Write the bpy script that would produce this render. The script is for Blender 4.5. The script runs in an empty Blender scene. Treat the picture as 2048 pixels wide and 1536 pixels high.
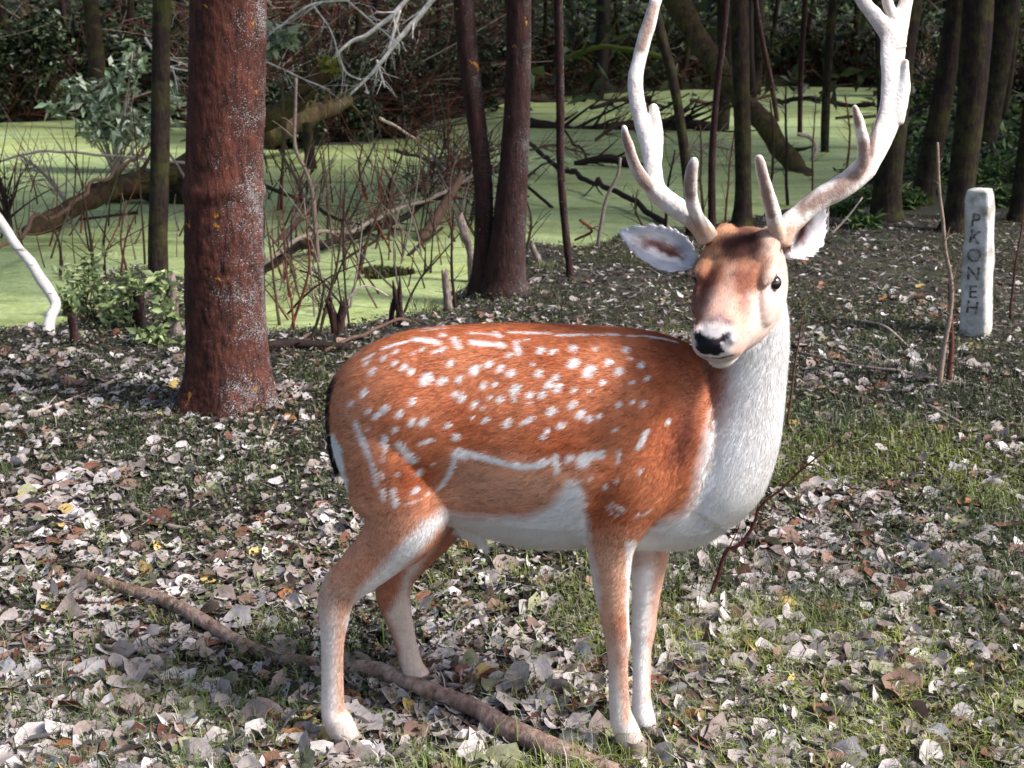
import bpy, math, random
import numpy as np
from mathutils import Vector, Matrix
from mathutils.bvhtree import BVHTree
from mathutils.kdtree import KDTree

S = bpy.context.scene
COL = S.collection
# ------------------------------------------------------------------ camera, sky, sun, exposure
F = 2436.0                     # focal length in pixels of a 2048 px wide picture
TH = math.radians(16.64)
CAMZ = 1.68
cam_d = bpy.data.cameras.new('camera'); cam = bpy.data.objects.new('camera', cam_d); COL.objects.link(cam)
cam.location = (0, 0, CAMZ); cam.rotation_euler = (math.pi/2 - TH, 0, 0)
cam_d.sensor_width = 36; cam_d.lens = F/2048*36; cam_d.clip_start = 0.05; cam_d.clip_end = 1000
cam_d.dof.use_dof = True; cam_d.dof.focus_distance = 2.85; cam_d.dof.aperture_fstop = 9
S.camera = cam
SUN_EL, SUN_AZ = 46.0, 110.0      # azimuth clockwise from +Y (north): the sun stands to the right, a little behind the camera
W = bpy.data.worlds.new('World'); S.world = W; W.use_nodes = True
wn = W.node_tree; bgn = wn.nodes['Background']
sky = wn.nodes.new('ShaderNodeTexSky'); sky.sky_type = 'NISHITA'; sky.sun_disc = False
sky.sun_elevation = math.radians(SUN_EL); sky.sun_rotation = math.radians(SUN_AZ)
sky.dust_density = 3.0; sky.air_density = 1.0
wn.links.new(sky.outputs[0], bgn.inputs[0]); bgn.inputs[1].default_value = 0.12
sd = bpy.data.lights.new('sun', 'SUN'); sun = bpy.data.objects.new('sun', sd); COL.objects.link(sun)
sd.energy = 3.3; sd.angle = math.radians(12); sd.color = (1.0, 0.96, 0.93)
az, el = math.radians(SUN_AZ), math.radians(SUN_EL)
sdir = Vector((math.sin(az)*math.cos(el), math.cos(az)*math.cos(el), math.sin(el)))
sun.rotation_euler = sdir.to_track_quat('Z', 'Y').to_euler(); sun.location = sdir*30
S.view_settings.view_transform = 'Standard'; S.view_settings.look = 'None'
S.view_settings.exposure = 0.88; S.view_settings.gamma = 1.0; S.view_settings.use_curve_mapping = False
S.render.engine = 'CYCLES'
S.cycles.max_bounces = 5; S.cycles.diffuse_bounces = 3; S.cycles.transparent_max_bounces = 4

# ------------------------------------------------------------------ helpers
R = np.random.default_rng(7)
CT, ST = math.cos(TH), math.sin(TH)
def ray(px, py):
    x = (px-1024)/F; y = -(py-768)/F
    return np.array((x, CT + y*ST, -ST + y*CT))
def P(px, py, Y):
    d = ray(px, py); return np.array((0, 0, CAMZ)) + d*(Y/d[1])
def G(px, py, z=0.0):
    d = ray(px, py); return np.array((0, 0, CAMZ)) + d*((z-CAMZ)/d[2])
def proj(v):
    v = np.atleast_2d(v); r = v - np.array((0, 0, CAMZ))
    dep = r[:, 1]*CT - r[:, 2]*ST; up = r[:, 1]*ST + r[:, 2]*CT
    return np.stack([1024 + F*r[:, 0]/dep, 768 - F*up/dep], 1)
def lin(r, g, b):
    f = lambda c: (c/255/12.92 if c/255 <= .04045 else ((c/255+.055)/1.055)**2.4)
    return np.array((f(r), f(g), f(b)))

def hash3(i, j, k, s):
    n = (i*374761393 + j*668265263 + k*2147483647 + s*974634777) & 0xffffffff
    n = ((n ^ (n >> 13))*1274126177) & 0xffffffff
    return ((n ^ (n >> 16)) & 0xffff)/65535.0
def vnoise(p, freq=1.0, seed=0):
    p = np.asarray(p, float)*freq; i = np.floor(p).astype(np.int64); f = p-i; f = f*f*(3-2*f)
    out = 0
    for a in (0, 1):
        for b in (0, 1):
            for c in (0, 1):
                w = (f[..., 0] if a else 1-f[..., 0])*(f[..., 1] if b else 1-f[..., 1])*(f[..., 2] if c else 1-f[..., 2])
                out = out + w*hash3(i[..., 0]+a, i[..., 1]+b, i[..., 2]+c, seed)
    return out*2-1
def fbm(p, freq=1.0, oct=4, seed=0):
    o = 0; a = 1.0; t = 0
    for k in range(oct):
        o = o + a*vnoise(p, freq*2**k, seed+k); t += a; a *= .5
    return o/t

def mesh_np(name, V, Fc, mat=None, col=None, smooth=True, normals=None):
    """V (n,3); Fc list of (m,k) int arrays; col (n,3) or (n,4) linear"""
    if isinstance(Fc, np.ndarray): Fc = [Fc]
    me = bpy.data.meshes.new(name)
    me.vertices.add(len(V)); me.vertices.foreach_set('co', np.asarray(V, np.float32).ravel())
    loops = np.concatenate([f.ravel() for f in Fc]); tot = np.concatenate([np.full(len(f), f.shape[1]) for f in Fc])
    st = np.concatenate([[0], np.cumsum(tot)[:-1]])
    me.loops.add(len(loops)); me.loops.foreach_set('vertex_index', loops.astype(np.int32))
    me.polygons.add(len(tot)); me.polygons.foreach_set('loop_start', st.astype(np.int32))
    me.polygons.foreach_set('loop_total', tot.astype(np.int32))
    me.polygons.foreach_set('use_smooth', np.full(len(tot), smooth))
    me.update(calc_edges=True)
    if col is not None:
        c = np.ones((len(V), 4), np.float32); c[:, :3] = col[:, :3]
        a = me.color_attributes.new('col', 'FLOAT_COLOR', 'POINT'); a.data.foreach_set('color', c.ravel())
    if normals is not None: me.normals_split_custom_set_from_vertices(normals.astype(np.float32))
    if mat: me.materials.append(mat)
    return me
def link(name, me, parent=None, loc=None):
    o = bpy.data.objects.new(name, me); COL.objects.link(o)
    if parent is not None: o.parent = parent
    if loc is not None: o.location = loc
    return o
def tag(o, label=None, cat=None, group=None, kind=None):
    if label: o['label'] = label
    if cat: o['category'] = cat
    if group: o['group'] = group
    if kind: o['kind'] = kind
    return o
def thing(name, label, cat, loc=(0, 0, 0), group=None):
    return tag(link(name, None, None, loc), label, cat, group)

def resample(pts, n):
    """catmull-rom through pts (k,d) -> n points"""
    p = np.asarray(pts, float)
    if len(p) < 3:
        t = np.linspace(0, 1, n)[:, None]; return p[0]*(1-t)+p[-1]*t
    q = np.vstack([2*p[0]-p[1], p, 2*p[-1]-p[-2]])
    t = np.linspace(0, len(p)-1-1e-9, n); i = t.astype(int); f = (t-i)[:, None]
    a, b, c, d = q[i], q[i+1], q[i+2], q[i+3]
    return .5*((2*b)+(-a+c)*f+(2*a-5*b+4*c-d)*f*f+(-a+3*b-3*c+d)*f**3)
def frames(pts, ref=None):
    t = np.gradient(pts, axis=0); t /= np.linalg.norm(t, axis=1)[:, None]+1e-12
    if ref is None: ref = np.array((0.13, -1, 0.21)) if abs(t[0][1]) < .85 else np.array((1., 0, .1))
    a = []; cur = np.asarray(ref, float)
    for k in range(len(pts)):
        cur = cur - t[k]*cur.dot(t[k]); cur /= np.linalg.norm(cur)+1e-12; a.append(cur)
    a = np.array(a); return t, a, np.cross(t, a)
def tube(pts, ra, rb=None, sides=8, ref=None, cap=True):
    """tube round pts; ra radius along frame a, rb along frame b -> V, [quads, tris]"""
    pts = np.asarray(pts, float); n = len(pts); ra = np.broadcast_to(ra, n); rb = ra if rb is None else np.broadcast_to(rb, n)
    t, a, b = frames(pts, ref)
    th = np.arange(sides)/sides*2*math.pi
    V = (pts[:, None] + a[:, None]*(ra[:, None]*np.cos(th))[..., None] + b[:, None]*(rb[:, None]*np.sin(th))[..., None]).reshape(-1, 3)
    i = np.arange(n-1)[:, None]*sides; j = np.arange(sides)[None]; j2 = (j+1) % sides
    Q = np.stack([i+j, i+j2, i+sides+j2, i+sides+j], -1).reshape(-1, 4)
    T = np.zeros((0, 3), int)
    if cap:
        V = np.vstack([V, pts[0]-t[0]*0.3*ra[0], pts[-1]+t[-1]*0.3*ra[-1]])
        e = n*sides; j = np.arange(sides); j2 = (j+1) % sides
        T = np.vstack([np.stack([np.full(sides, e), j2, j], 1), np.stack([np.full(sides, e+1), (n-1)*sides+j, (n-1)*sides+j2], 1)])
    return V, Q, T
class MB:
    def __init__(s): s.V = []; s.Q = []; s.T = []; s.C = []; s.n = 0
    def add(s, V, Q=None, T=None, col=None):
        s.V.append(V)
        if Q is not None and len(Q): s.Q.append(Q+s.n)
        if T is not None and len(T): s.T.append(T+s.n)
        s.n += len(V)
        s.C.append(np.broadcast_to(np.asarray(col if col is not None else (.5, .5, .5), float), (len(V), 3)))
        return s
    def build(s, name, mat, off=None, smooth=True):
        V = np.vstack(s.V)
        if off is not None: V = V - np.asarray(off)
        Fc = []
        if s.Q: Fc.append(np.vstack(s.Q))
        if s.T: Fc.append(np.vstack(s.T))
        return mesh_np(name, V, Fc, mat, np.vstack(s.C), smooth)

# ------------------------------------------------------------------ materials
class NT:
    def __init__(s, name):
        s.m = bpy.data.materials.new(name); s.m.use_nodes = True; s.t = s.m.node_tree; s.b = s.t.nodes['Principled BSDF']
        s.out = s.t.nodes['Material Output']
    def n(s, typ, **kw):
        x = s.t.nodes.new('ShaderNode'+typ)
        for k, v in kw.items():
            if k.startswith('i_'):
                key = k[2:]; key = int(key) if key.isdigit() else key.replace('_', ' ')
                if isinstance(v, bpy.types.NodeSocket): s.t.links.new(v, x.inputs[key])
                else: x.inputs[key].default_value = v
            else: setattr(x, k, v)
        return x
    def l(s, a, b): s.t.links.new(a, b)
    def ramp(s, fac, stops, interp='LINEAR'):
        r = s.n('ValToRGB'); r.color_ramp.interpolation = interp; e = r.color_ramp.elements
        while len(e) < len(stops): e.new(.5)
        for k, (p, c) in enumerate(stops):
            e[k].position = p; e[k].color = (*c, 1) if not np.isscalar(c) else (c, c, c, 1)
        s.l(fac, r.inputs[0]); return r.outputs[0]
    def mix(s, fac, a, b, mode='MIX'):
        x = s.n('Mix', data_type='RGBA', blend_type=mode)
        for sock, v in ((x.inputs[0], fac), (x.inputs[6], a), (x.inputs[7], b)):
            if isinstance(v, bpy.types.NodeSocket): s.l(v, sock)
            else: sock.default_value = v if np.isscalar(v) else (*v[:3], 1)
        return x.outputs[2]
    def noise(s, scale, detail=4, rough=.6, vec=None, dist=0.0):
        x = s.n('TexNoise'); x.inputs['Scale'].default_value = scale; x.inputs['Detail'].default_value = detail
        x.inputs['Roughness'].default_value = rough; x.inputs['Distortion'].default_value = dist
        if vec is not None: s.l(vec, x.inputs['Vector'])
        return x.outputs['Fac']
    def bump(s, h, strength=.5, dist=.01, nrm=None):
        x = s.n('Bump'); x.inputs['Strength'].default_value = strength; x.inputs['Distance'].default_value = dist
        s.l(h, x.inputs['Height'])
        if nrm: s.l(nrm, x.inputs['Normal'])
        s.l(x.outputs[0], s.b.inputs['Normal']); return x.outputs[0]
    def coord(s, scale=None):
        c = s.n('TexCoord').outputs['Object']
        if scale:
            mp = s.n('Mapping'); s.l(c, mp.inputs[0]); mp.inputs['Scale'].default_value = scale; c = mp.outputs[0]
        return c
    def attr(s, name='col'): return s.n('Attribute', attribute_name=name).outputs['Color']
    def set(s, **kw):
        for k, v in kw.items(): s.b.inputs[k.replace('_', ' ')].default_value = v
        return s
def attr_mat(name, rough=.75, transl=0.0, nscale=0, namt=.3, spec=.3, bump=0):
    t = NT(name); c = t.attr()
    if nscale:
        nz = t.noise(nscale, 4, .65, t.n('NewGeometry').outputs['Position'] if name == 'dead_leaf' else t.coord())
        c = t.mix(1.0, c, t.ramp(nz, [(.25, 1-namt), (.75, 1+namt)]), 'MULTIPLY')
        if bump: t.bump(nz, bump, .01)
    t.l(c, t.b.inputs['Base Color']); t.set(Roughness=rough); t.b.inputs['Specular IOR Level'].default_value = spec
    if transl:
        tr = t.n('BsdfTranslucent'); t.l(c, tr.inputs['Color'])
        mx = t.n('MixShader'); mx.inputs[0].default_value = transl
        t.l(t.b.outputs[0], mx.inputs[1]); t.l(tr.outputs[0], mx.inputs[2]); t.l(mx.outputs[0], t.out.inputs['Surface'])
    return t.m
# ------------------------------------------------------------------ ground, pond
WZ = -0.10
shore_px = [(-900, 760), (-300, 705), (0, 672), (95, 668), (125, 650), (150, 590), (200, 555), (300, 545), (380, 560), (450, 640), (527, 672), (640, 666), (764, 645), (878, 622), (925, 575), (938, 525), (1000, 505),
    (1039, 490), (1140, 504), (1199, 492), (1242, 463), (1300, 456), (1370, 468), (1500, 440), (1560, 425), (1640, 398), (1700, 362), (1745, 320), (1765, 250), (1790, 200),
    (1800, 176), (1560, 172), (1250, 185), (1050, 198), (930, 228), (870, 250), (800, 276), (690, 288), (540, 300), (370, 240), (200, 238), (0, 246), (-500, 250), (-1100, 260)]
shore = np.array([G(x, y, WZ)[:2] for x, y in shore_px])
def sdf(x, y):
    p = np.stack([np.ravel(x), np.ravel(y)], 1); ins = np.zeros(len(p), bool); dd = np.full(len(p), 1e9)
    for i in range(len(shore)):
        a, b = shore[i-1], shore[i]
        c = (a[1] > p[:, 1]) != (b[1] > p[:, 1]); xi = (b[0]-a[0])*(p[:, 1]-a[1])/((b[1]-a[1])+1e-12)+a[0]; ins ^= c & (p[:, 0] < xi)
        ab = b-a; t = np.clip(((p-a)@ab)/(ab@ab+1e-12), 0, 1); dd = np.minimum(dd, np.linalg.norm(p-a-t[:, None]*ab, axis=1))
    return np.where(ins, -dd, dd)
def hgt(x, y):
    x = np.atleast_1d(np.asarray(x, float)); y = np.atleast_1d(np.asarray(y, float)); sh = x.shape
    q = np.stack([x.ravel(), y.ravel(), np.zeros(x.size)], 1)
    d = sdf(x, y) + .10*fbm(q, 1.6, 3, 3)*np.clip(y.ravel()/8, .5, 2.5)
    z = .028*fbm(q, .9, 4, 1) + .012*fbm(q, 5, 2, 2)
    z = np.where(d > 0, z*np.clip(d/.3, 0, 1) - .115*np.exp(-d/.16), -.115 - .5*np.clip(-d/.6, 0, 1))
    z += np.clip(y.ravel()-17, 0, 90)*.062*np.clip(d, 0, 1) + np.clip(x.ravel()-6, 0, 20)*.03*np.clip(d, 0, 1)*np.clip((y.ravel()-6)/6, 0, 1)
    return z.reshape(sh)
def gz(x, y): return float(hgt([x], [y])[0])
_YR = np.geomspace(1.8, 70, 420)
def GG(px, py):
    """the point of the ground seen at a pixel"""
    d = ray(px, py); x = d[0]/d[1]*_YR; z = CAMZ+d[2]/d[1]*_YR; h = hgt(x, _YR); k = np.nonzero(z < h)[0]
    if not len(k): return np.array((x[-1], _YR[-1], h[-1]))
    k = k[0]; k0 = max(k-1, 0); a, b = z[k0]-h[k0], z[k]-h[k]; t = a/(a-b+1e-9) if k > 0 else 1; Y = _YR[k0]+(_YR[k]-_YR[k0])*t
    return np.array((d[0]/d[1]*Y, Y, gz(d[0]/d[1]*Y, Y)))
ys = np.concatenate([np.linspace(-6, 2, 12), np.linspace(2.1, 10, 150), 10*np.exp(np.linspace(.01, 2.6, 100))])
xs = np.concatenate([-np.exp(np.linspace(4.6, 1.72, 36)), np.linspace(-5.4, 5.4, 190), np.exp(np.linspace(1.72, 4.6, 36))])
XX, YY = np.meshgrid(xs, ys); ZZ = hgt(XX, YY); nx, ny = len(xs), len(ys)
i = np.arange(ny-1)[:, None]*nx; j = np.arange(nx-1)[None]; Q = np.stack([i+j, i+j+1, i+nx+j+1, i+nx+j], -1).reshape(-1, 4)
soil = NT('forest_soil'); co = soil.coord()
n1 = soil.noise(1.3, 5, .6, co); n2 = soil.noise(24, 6, .7, co); n3 = soil.noise(140, 3, .7, co)
c = soil.ramp(n2, [(.3, tuple(lin(24, 22, 21))), (.55, tuple(lin(50, 45, 40))), (.8, tuple(lin(84, 78, 72)))])
c = soil.mix(soil.ramp(n1, [(.42, 0.), (.62, .75)]), c, tuple(lin(52, 58, 32))); c = soil.mix(1.0, c, soil.ramp(n3, [(.3, .5), (.7, 1.3)]), 'MULTIPLY')
soil.l(c, soil.b.inputs['Base Color']); soil.set(Roughness=.95); soil.bump(n2, .8, .03)
ground = tag(link('ground', mesh_np('ground', np.stack([XX.ravel(), YY.ravel(), ZZ.ravel()], 1), Q, soil.m)), kind='structure')
# duckweed on the water
dw = NT('duckweed'); co = dw.coord()
fine = dw.noise(85, 3, .8, co); mid = dw.noise(2.2, 5, .65, co, .6); big = dw.noise(.35, 3, .5, co, .5); strk = dw.noise(1.0, 4, .6, dw.coord((.25, 1.3, 1)), 1.2)
c = dw.ramp(big, [(.35, tuple(lin(156, 174, 118))), (.65, tuple(lin(168, 178, 106)))])
c = dw.mix(dw.ramp(mid, [(.35, 0.), (.7, .55)]), c, tuple(lin(182, 198, 154)))
c = dw.mix(dw.ramp(strk, [(.53, 0.), (.66, .7)]), c, tuple(lin(112, 122, 66)))
c = dw.mix(1.0, c, dw.ramp(fine, [(.25, .58), (.75, 1.36)]), 'MULTIPLY'); c = dw.mix(1.0, c, dw.ramp(dw.noise(7, 5, .7, co, .8), [(.3, .82), (.7, 1.14)]), 'MULTIPLY'); c = dw.mix(1.0, c, dw.ramp(dw.noise(28, 3, .75, co), [(.3, .78), (.7, 1.2)]), 'MULTIPLY')
c = dw.mix(dw.ramp(dw.noise(3.2, 3, .6, dw.coord((.6, 2.2, 1)), .8), [(.64, 0.), (.69, .6)]), c, tuple(lin(74, 84, 44)))
c = dw.mix(dw.ramp(dw.noise(16, 2, .5, co), [(.70, 0.), (.74, .6)]), c, tuple(lin(60, 74, 36)))
dw.l(c, dw.b.inputs['Base Color']); dw.set(Roughness=.55); dw.b.inputs['Specular IOR Level'].default_value = .35; dw.bump(fine, .5, .004)
wy = np.concatenate([np.linspace(4.5, 12, 30), np.linspace(13, 45, 25)]); wx = np.linspace(-28, 24, 60); XX, YY = np.meshgrid(wx, wy); i = np.arange(len(wy)-1)[:, None]*60; j = np.arange(59)[None]
Q = np.stack([i+j, i+j+1, i+61+j, i+60+j], -1).reshape(-1, 4); q = np.stack([XX.ravel(), YY.ravel(), np.full(XX.size, WZ)], 1)
tag(link('pond', mesh_np('pond', q, Q, dw.m)), 'still pond covered with a skin of bright green duckweed', kind='structure')

# ------------------------------------------------------------------ bark
def bark_mat(name, dark, light, scale=30, lichen=0., moss=0., white=None, bump=.8):
    t = NT(name); co = t.coord(); cs = t.coord((1, 1, .28))
    a = t.noise(scale, 5, .65, cs); b = t.noise(scale*.35, 4, .6, co); c = t.ramp(a, [(.3, tuple(dark)), (.7, tuple(light))])
    c = t.mix(t.ramp(b, [(.35, 0.), (.7, .6)]), c, tuple(np.array(dark)*.6))
    if lichen:
        l1 = t.noise(150, 3, .7, t.coord((1, 1, 2.0))); geo = t.n('NewGeometry').outputs['Normal']; sx = t.n('SeparateXYZ'); t.l(geo, sx.inputs[0])
        side = t.n('MapRange', i_From_Min=-.7, i_From_Max=1.0, i_To_Min=-.055, i_To_Max=.10); t.l(sx.outputs[0], side.inputs[0])
        big = t.n('MapRange', i_From_Min=.3, i_From_Max=.7, i_To_Min=-.09, i_To_Max=.09); t.l(t.noise(6, 4, .7, co), big.inputs[0])
        ad = t.n('Math', operation='ADD'); t.l(l1, ad.inputs[0]); t.l(side.outputs[0], ad.inputs[1]); ad2 = t.n('Math', operation='ADD'); t.l(ad.outputs[0], ad2.inputs[0]); t.l(big.outputs[0], ad2.inputs[1])
        m = t.ramp(ad2.outputs[0], [(.655, 0.), (.73, .9)]); c = t.mix(m, c, tuple(lin(204, 204, 206)*lichen))
        o = t.ramp(t.noise(11, 4, .7, co, .4), [(.66, 0.), (.70, .85)]); c = t.mix(o, c, tuple(lin(178, 122, 40)))
    if moss: c = t.mix(t.ramp(t.noise(7, 4, .7, co), [(.45, 0.), (.62, moss)]), c, tuple(lin(86, 96, 30)))
    if white is not None:
        w = t.noise(1.0, 4, .6, t.coord((3, 3, 40))); c = t.mix(t.ramp(w, [(.55, 0.), (.6, 1.)]), tuple(white), c)
    t.l(c, t.b.inputs['Base Color']); t.set(Roughness=.9); t.b.inputs['Specular IOR Level'].default_value = .2; t.bump(a, bump, .02); return t.m
BARK_RED = bark_mat('red_brown_bark', lin(36, 23, 21), lin(108, 62, 50), 34, .8)
BARK_MID = bark_mat('dark_red_bark', lin(32, 21, 21), lin(72, 46, 42), 34, .4)
BARK_DK = bark_mat('dark_bark', lin(24, 19, 19), lin(58, 44, 40), 30, .0, .25)
BARK_MOSS = bark_mat('mossy_bark', lin(36, 28, 24), lin(92, 70, 54), 22, .0, .35)
WOOD_GREY = bark_mat('weathered_wood', lin(84, 72, 68), lin(170, 154, 146), 60, 0, .0, bump=.5)
WOOD_LOG = bark_mat('fallen_log_bark', lin(104, 76, 64), lin(186, 162, 150), 40, 0, .12, bump=.8)
TWIG = attr_mat('twig_bark', .85, 0, 45, .4, .2, .4)
WHITEB = attr_mat('white_birch_bark', .75, 0, 14, .6, .2, .3)
LEAFM = attr_mat('leaf', .55, .18, 25, .2, .35)
DEADM = attr_mat('dead_leaf', .8, .12, 60, .28, .2, .3)
GRASSM = attr_mat('grass_blade', .6, .22, 0, 0, .3)

def trunk(name, px_pts, Y, mat, label, cat='tree', group=None, dY=0, n=40, sides=20, bumpy=.06, flare=1.35, ext=5.0, crown=None, parts=None):
    """px_pts: (px, py, width_px) from the base up; Y distance of the base; goes on above the frame"""
    r = resample(np.array(px_pts, float), n); Ys = Y + dY*np.linspace(0, 1, n)
    pts = np.array([P(x, y, yy) for (x, y, w), yy in zip(r, Ys)]); sc = (pts[:, 1]*CT-(pts[:, 2]-CAMZ)*ST)/F; rad = r[:, 2]*sc/2
    base = pts[0].copy(); pts[0:1] -= np.array((0, 0, .12)); rad[0] *= flare; rad[1] *= 1+(flare-1)*.45; rad[2] *= 1+(flare-1)*.2
    if ext:
        d = (pts[-1]-pts[-8]); d /= np.linalg.norm(d); k = 14; e = np.array([pts[-1]+d*ext*(m+1)/k+np.array((math.sin(m*.6+Y)*.05*m/3, math.cos(m*.5)*.04*m/3, 0)) for m in range(k)])
        rad = np.concatenate([rad, rad[-1]*np.linspace(.97, .35, k)]); pts = np.vstack([pts, e])
    V, Q, T = tube(pts, rad, None, sides); m = len(pts)
    rr = np.concatenate([np.repeat(rad, sides), [rad[0], rad[-1]]])
    ax = np.concatenate([np.repeat(pts, sides, 0), pts[:1], pts[-1:]]); out = V-ax; out /= np.linalg.norm(out, axis=1)[:, None]+1e-9
    V = V + out*(fbm(V*np.array((1, 1, .5)), 3.2/max(rad[0]*6, .12), 4, int(Y*7))*bumpy*rr*2.2)[:, None]
    root = thing(name, label, cat, tuple(base), group)
    mb = MB(); mb.add(V, Q, T); link('trunk', mb.build('trunk', mat, base), root)
    if crown is not None:
        c = link('crown', crown, root, tuple(pts[-4]-base+np.array((0, 0, .6)))); c.rotation_euler = (0, 0, R.uniform(0, 6)); s_ = R.uniform(.85, 1.2)*float(np.clip(rad[4]/.14, .22, 1)); c.scale = (s_, s_, s_)
    return root, pts, rad

def leaf_cloud(cen, n, size, cols, up=.3, seed=0, narrow=.5):
    """n folded leaves round centres cen (n,3) -> V, T, C"""
    rg = np.random.default_rng(seed); cen = np.asarray(cen)
    d = rg.normal(0, 1, (n, 3)); d[:, 2] = d[:, 2]*.6-up; d /= np.linalg.norm(d, axis=1)[:, None]
    nn = rg.normal(0, 1, (n, 3))+np.array((0, 0, 1.1)); nn -= d*(nn*d).sum(1)[:, None]; nn /= np.linalg.norm(nn, axis=1)[:, None]; s = np.cross(d, nn)
    L = size*rg.uniform(.6, 1.35, n)[:, None]; w = L*narrow*.5
    a = cen; b = cen+d*L*.45+s*w+nn*L*.10; c = cen+d*L; e = cen+d*L*.45-s*w+nn*L*.10; m = cen+d*L*.48-nn*L*.04
    V = np.stack([a, b, c, e, m], 1).reshape(-1, 3); k = np.arange(n)[:, None]*5
    T = np.concatenate([k+np.array([[0, 1, 4]]), k+np.array([[1, 2, 4]]), k+np.array([[4, 2, 3]]), k+np.array([[0, 4, 3]])])
    cols = np.array(cols); ci = rg.integers(0, len(cols), n); C = cols[ci]*rg.uniform(.65, 1.3, (n, 1)); return V, T, np.repeat(C, 5, 0)
def blobs(n, lumps, rg):
    """points inside ellipsoid lumps (x,y,z,rx,ry,rz), denser at their skin"""
    L = np.array(lumps); w = L[:, 3]*L[:, 4]*L[:, 5]; k = rg.choice(len(L), n, p=w/w.sum()); d = rg.normal(0, 1, (n, 3)); d /= np.linalg.norm(d, axis=1)[:, None]
    return L[k, :3]+d*L[k, 3:]*(rg.random(n)**.45)[:, None]
DKG = [lin(40, 52, 34), lin(52, 66, 40), lin(30, 38, 28), lin(66, 78, 52), lin(78, 92, 62), lin(36, 40, 30)]
PALEG = [lin(120, 138, 112), lin(150, 162, 140), lin(96, 116, 84), lin(170, 178, 160)]
MIDG = [lin(70, 96, 48), lin(92, 118, 60), lin(60, 84, 52), lin(110, 130, 66)]
crowns = []
for k in range(3):
    rg = np.random.default_rng(50+k); lumps = [(*rg.normal(0, 1.5, 2), rg.normal(.3, .9), *rg.uniform(.7, 1.4, 2), rg.uniform(.4, .9)) for _ in range(16)]
    V, T, C = leaf_cloud(blobs(5200, lumps, rg), 5200, .16, DKG+MIDG, .2, k); mb = MB(); mb.add(V, None, T, C)
    for _ in range(9):
        e = np.array(lumps[rg.integers(0, 16)][:3]); Vt, Qt, Tt = tube(resample(np.array([(0, 0, -1.2), e*.5+np.array((0, 0, -.5)), e]), 8), np.linspace(.07, .015, 8), None, 5); mb.add(Vt, Qt, Tt, lin(50, 40, 34))
    crowns.append(mb.build('crown', LEAFM))
cr = lambda: crowns[int(R.integers(0, 3))]

# ------------------------------------------------------------------ trees (pixel, pixel, width)
def tree(pts, mat, label, crown=True, **kw):
    b = GG(pts[0][0], pts[0][1]); return trunk('tree', pts, b[1], mat, label, crown=cr() if crown else None, **kw)
# the big one gets real bark relief
def big_tree():
    px = [(455, 822, 176), (455, 790, 168), (456, 740, 162), (452, 660, 158), (448, 560, 154), (448, 450, 153), (450, 320, 152), (453, 180, 152), (456, 60, 151), (458, -40, 150)]
    base = GG(455, 815); n = 260; sd = 150; r = resample(np.array(px, float), n); Y = base[1]
    pts = np.array([P(x, y, Y) for x, y, w in r]); sc = (pts[:, 1]*CT-(pts[:, 2]-CAMZ)*ST)/F; rad = r[:, 2]*sc/2; pts[0, 2] -= .1
    d = np.array((.02, .01, 1.)); e = np.array([pts[-1]+d*.35*(m+1) for m in range(16)]); pts = np.vstack([pts, e]); rad = np.concatenate([rad, rad[-1]*np.linspace(.98, .45, 16)])
    V, Q, T = tube(pts, rad, None, sd); ax = np.concatenate([np.repeat(pts, sd, 0), pts[:1], pts[-1:]]); out = V-ax; rr = np.linalg.norm(out, axis=1)[:, None]+1e-9; out /= rr
    ang = np.arctan2(out[:, 1], out[:, 0]); h = V[:, 2]-base[2]
    root_ = np.clip(1-h/.35, 0, 1)**2*(.5+.5*np.cos(ang*5+.6))*.05                       # root swellings
    plates = np.abs(fbm(V*np.array((1, 1, .45)), 26, 3, 4)); rough = fbm(V, 60, 3, 6)
    rings = np.exp(-((h-.98+.02*fbm(V, 6, 2, 9))/.035)**2)*.012 + np.exp(-((h-.68)/.03)**2)*.008*(np.cos(ang) > .2)
    V = V + out*(root_+fbm(V, 3, 2, 1)*.006+plates*.007*np.clip(1.3-h/1.2, .5, 1)+rough*.0035+rings)[:, None]
    root = thing('tree', 'thick red brown tree trunk with white lichen flecks, directly behind the rump of the deer', 'tree', tuple(base))
    mb = MB(); mb.add(V, Q, T); link('trunk', mb.build('trunk', BARK_RED, base), root); c = link('crown', cr(), root, tuple(pts[-3]-base)); c.scale = (1.3,)*3
    return V
big_tree()
tree([(318, 585, 42), (316, 480, 38), (320, 330, 37), (322, 160, 36), (324, -30, 36)], BARK_DK, 'slim dark tree close to the left of the thick lichen covered trunk')
tree([(968, 585, 56), (968, 480, 40), (966, 360, 38), (950, 220, 38), (935, 100, 38), (924, -30, 40)], BARK_MID, 'thinner left stem of the pair of trees at the pond edge, leaning left', sides=24)
tree([(1010, 585, 92), (1012, 520, 76), (1020, 430, 64), (1030, 300, 56), (1036, 160, 52), (1038, -30, 52)], BARK_MID, 'thicker right stem of the pair of trees at the pond edge', sides=28)
tree([(1142, 560, 14), (1130, 450, 16), (1122, 340, 16), (1120, 180, 17), (1116, -20, 18)], BARK_MID, 'very slim brown tree standing right of the pair of stems')
tree([(1482, 458, 46), (1486, 400, 36), (1486, 300, 34), (1482, 150, 34), (1478, -20, 36)], BARK_DK, 'straight dark tree rising behind the gap between the antlers', sides=18)
tree([(1385, 470, 22), (1372, 330, 20), (1350, 180, 20), (1320, 60, 20), (1300, -30, 20)], BARK_DK, 'dark thin tree leaning left just right of the slim left antler')
tree([(1424, 462, 15), (1424, 330, 15), (1432, 200, 13), (1448, 60, 13), (1456, -30, 12)], BARK_MID, 'thin reddish sapling rising between the two brow tines', ext=3)
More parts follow.
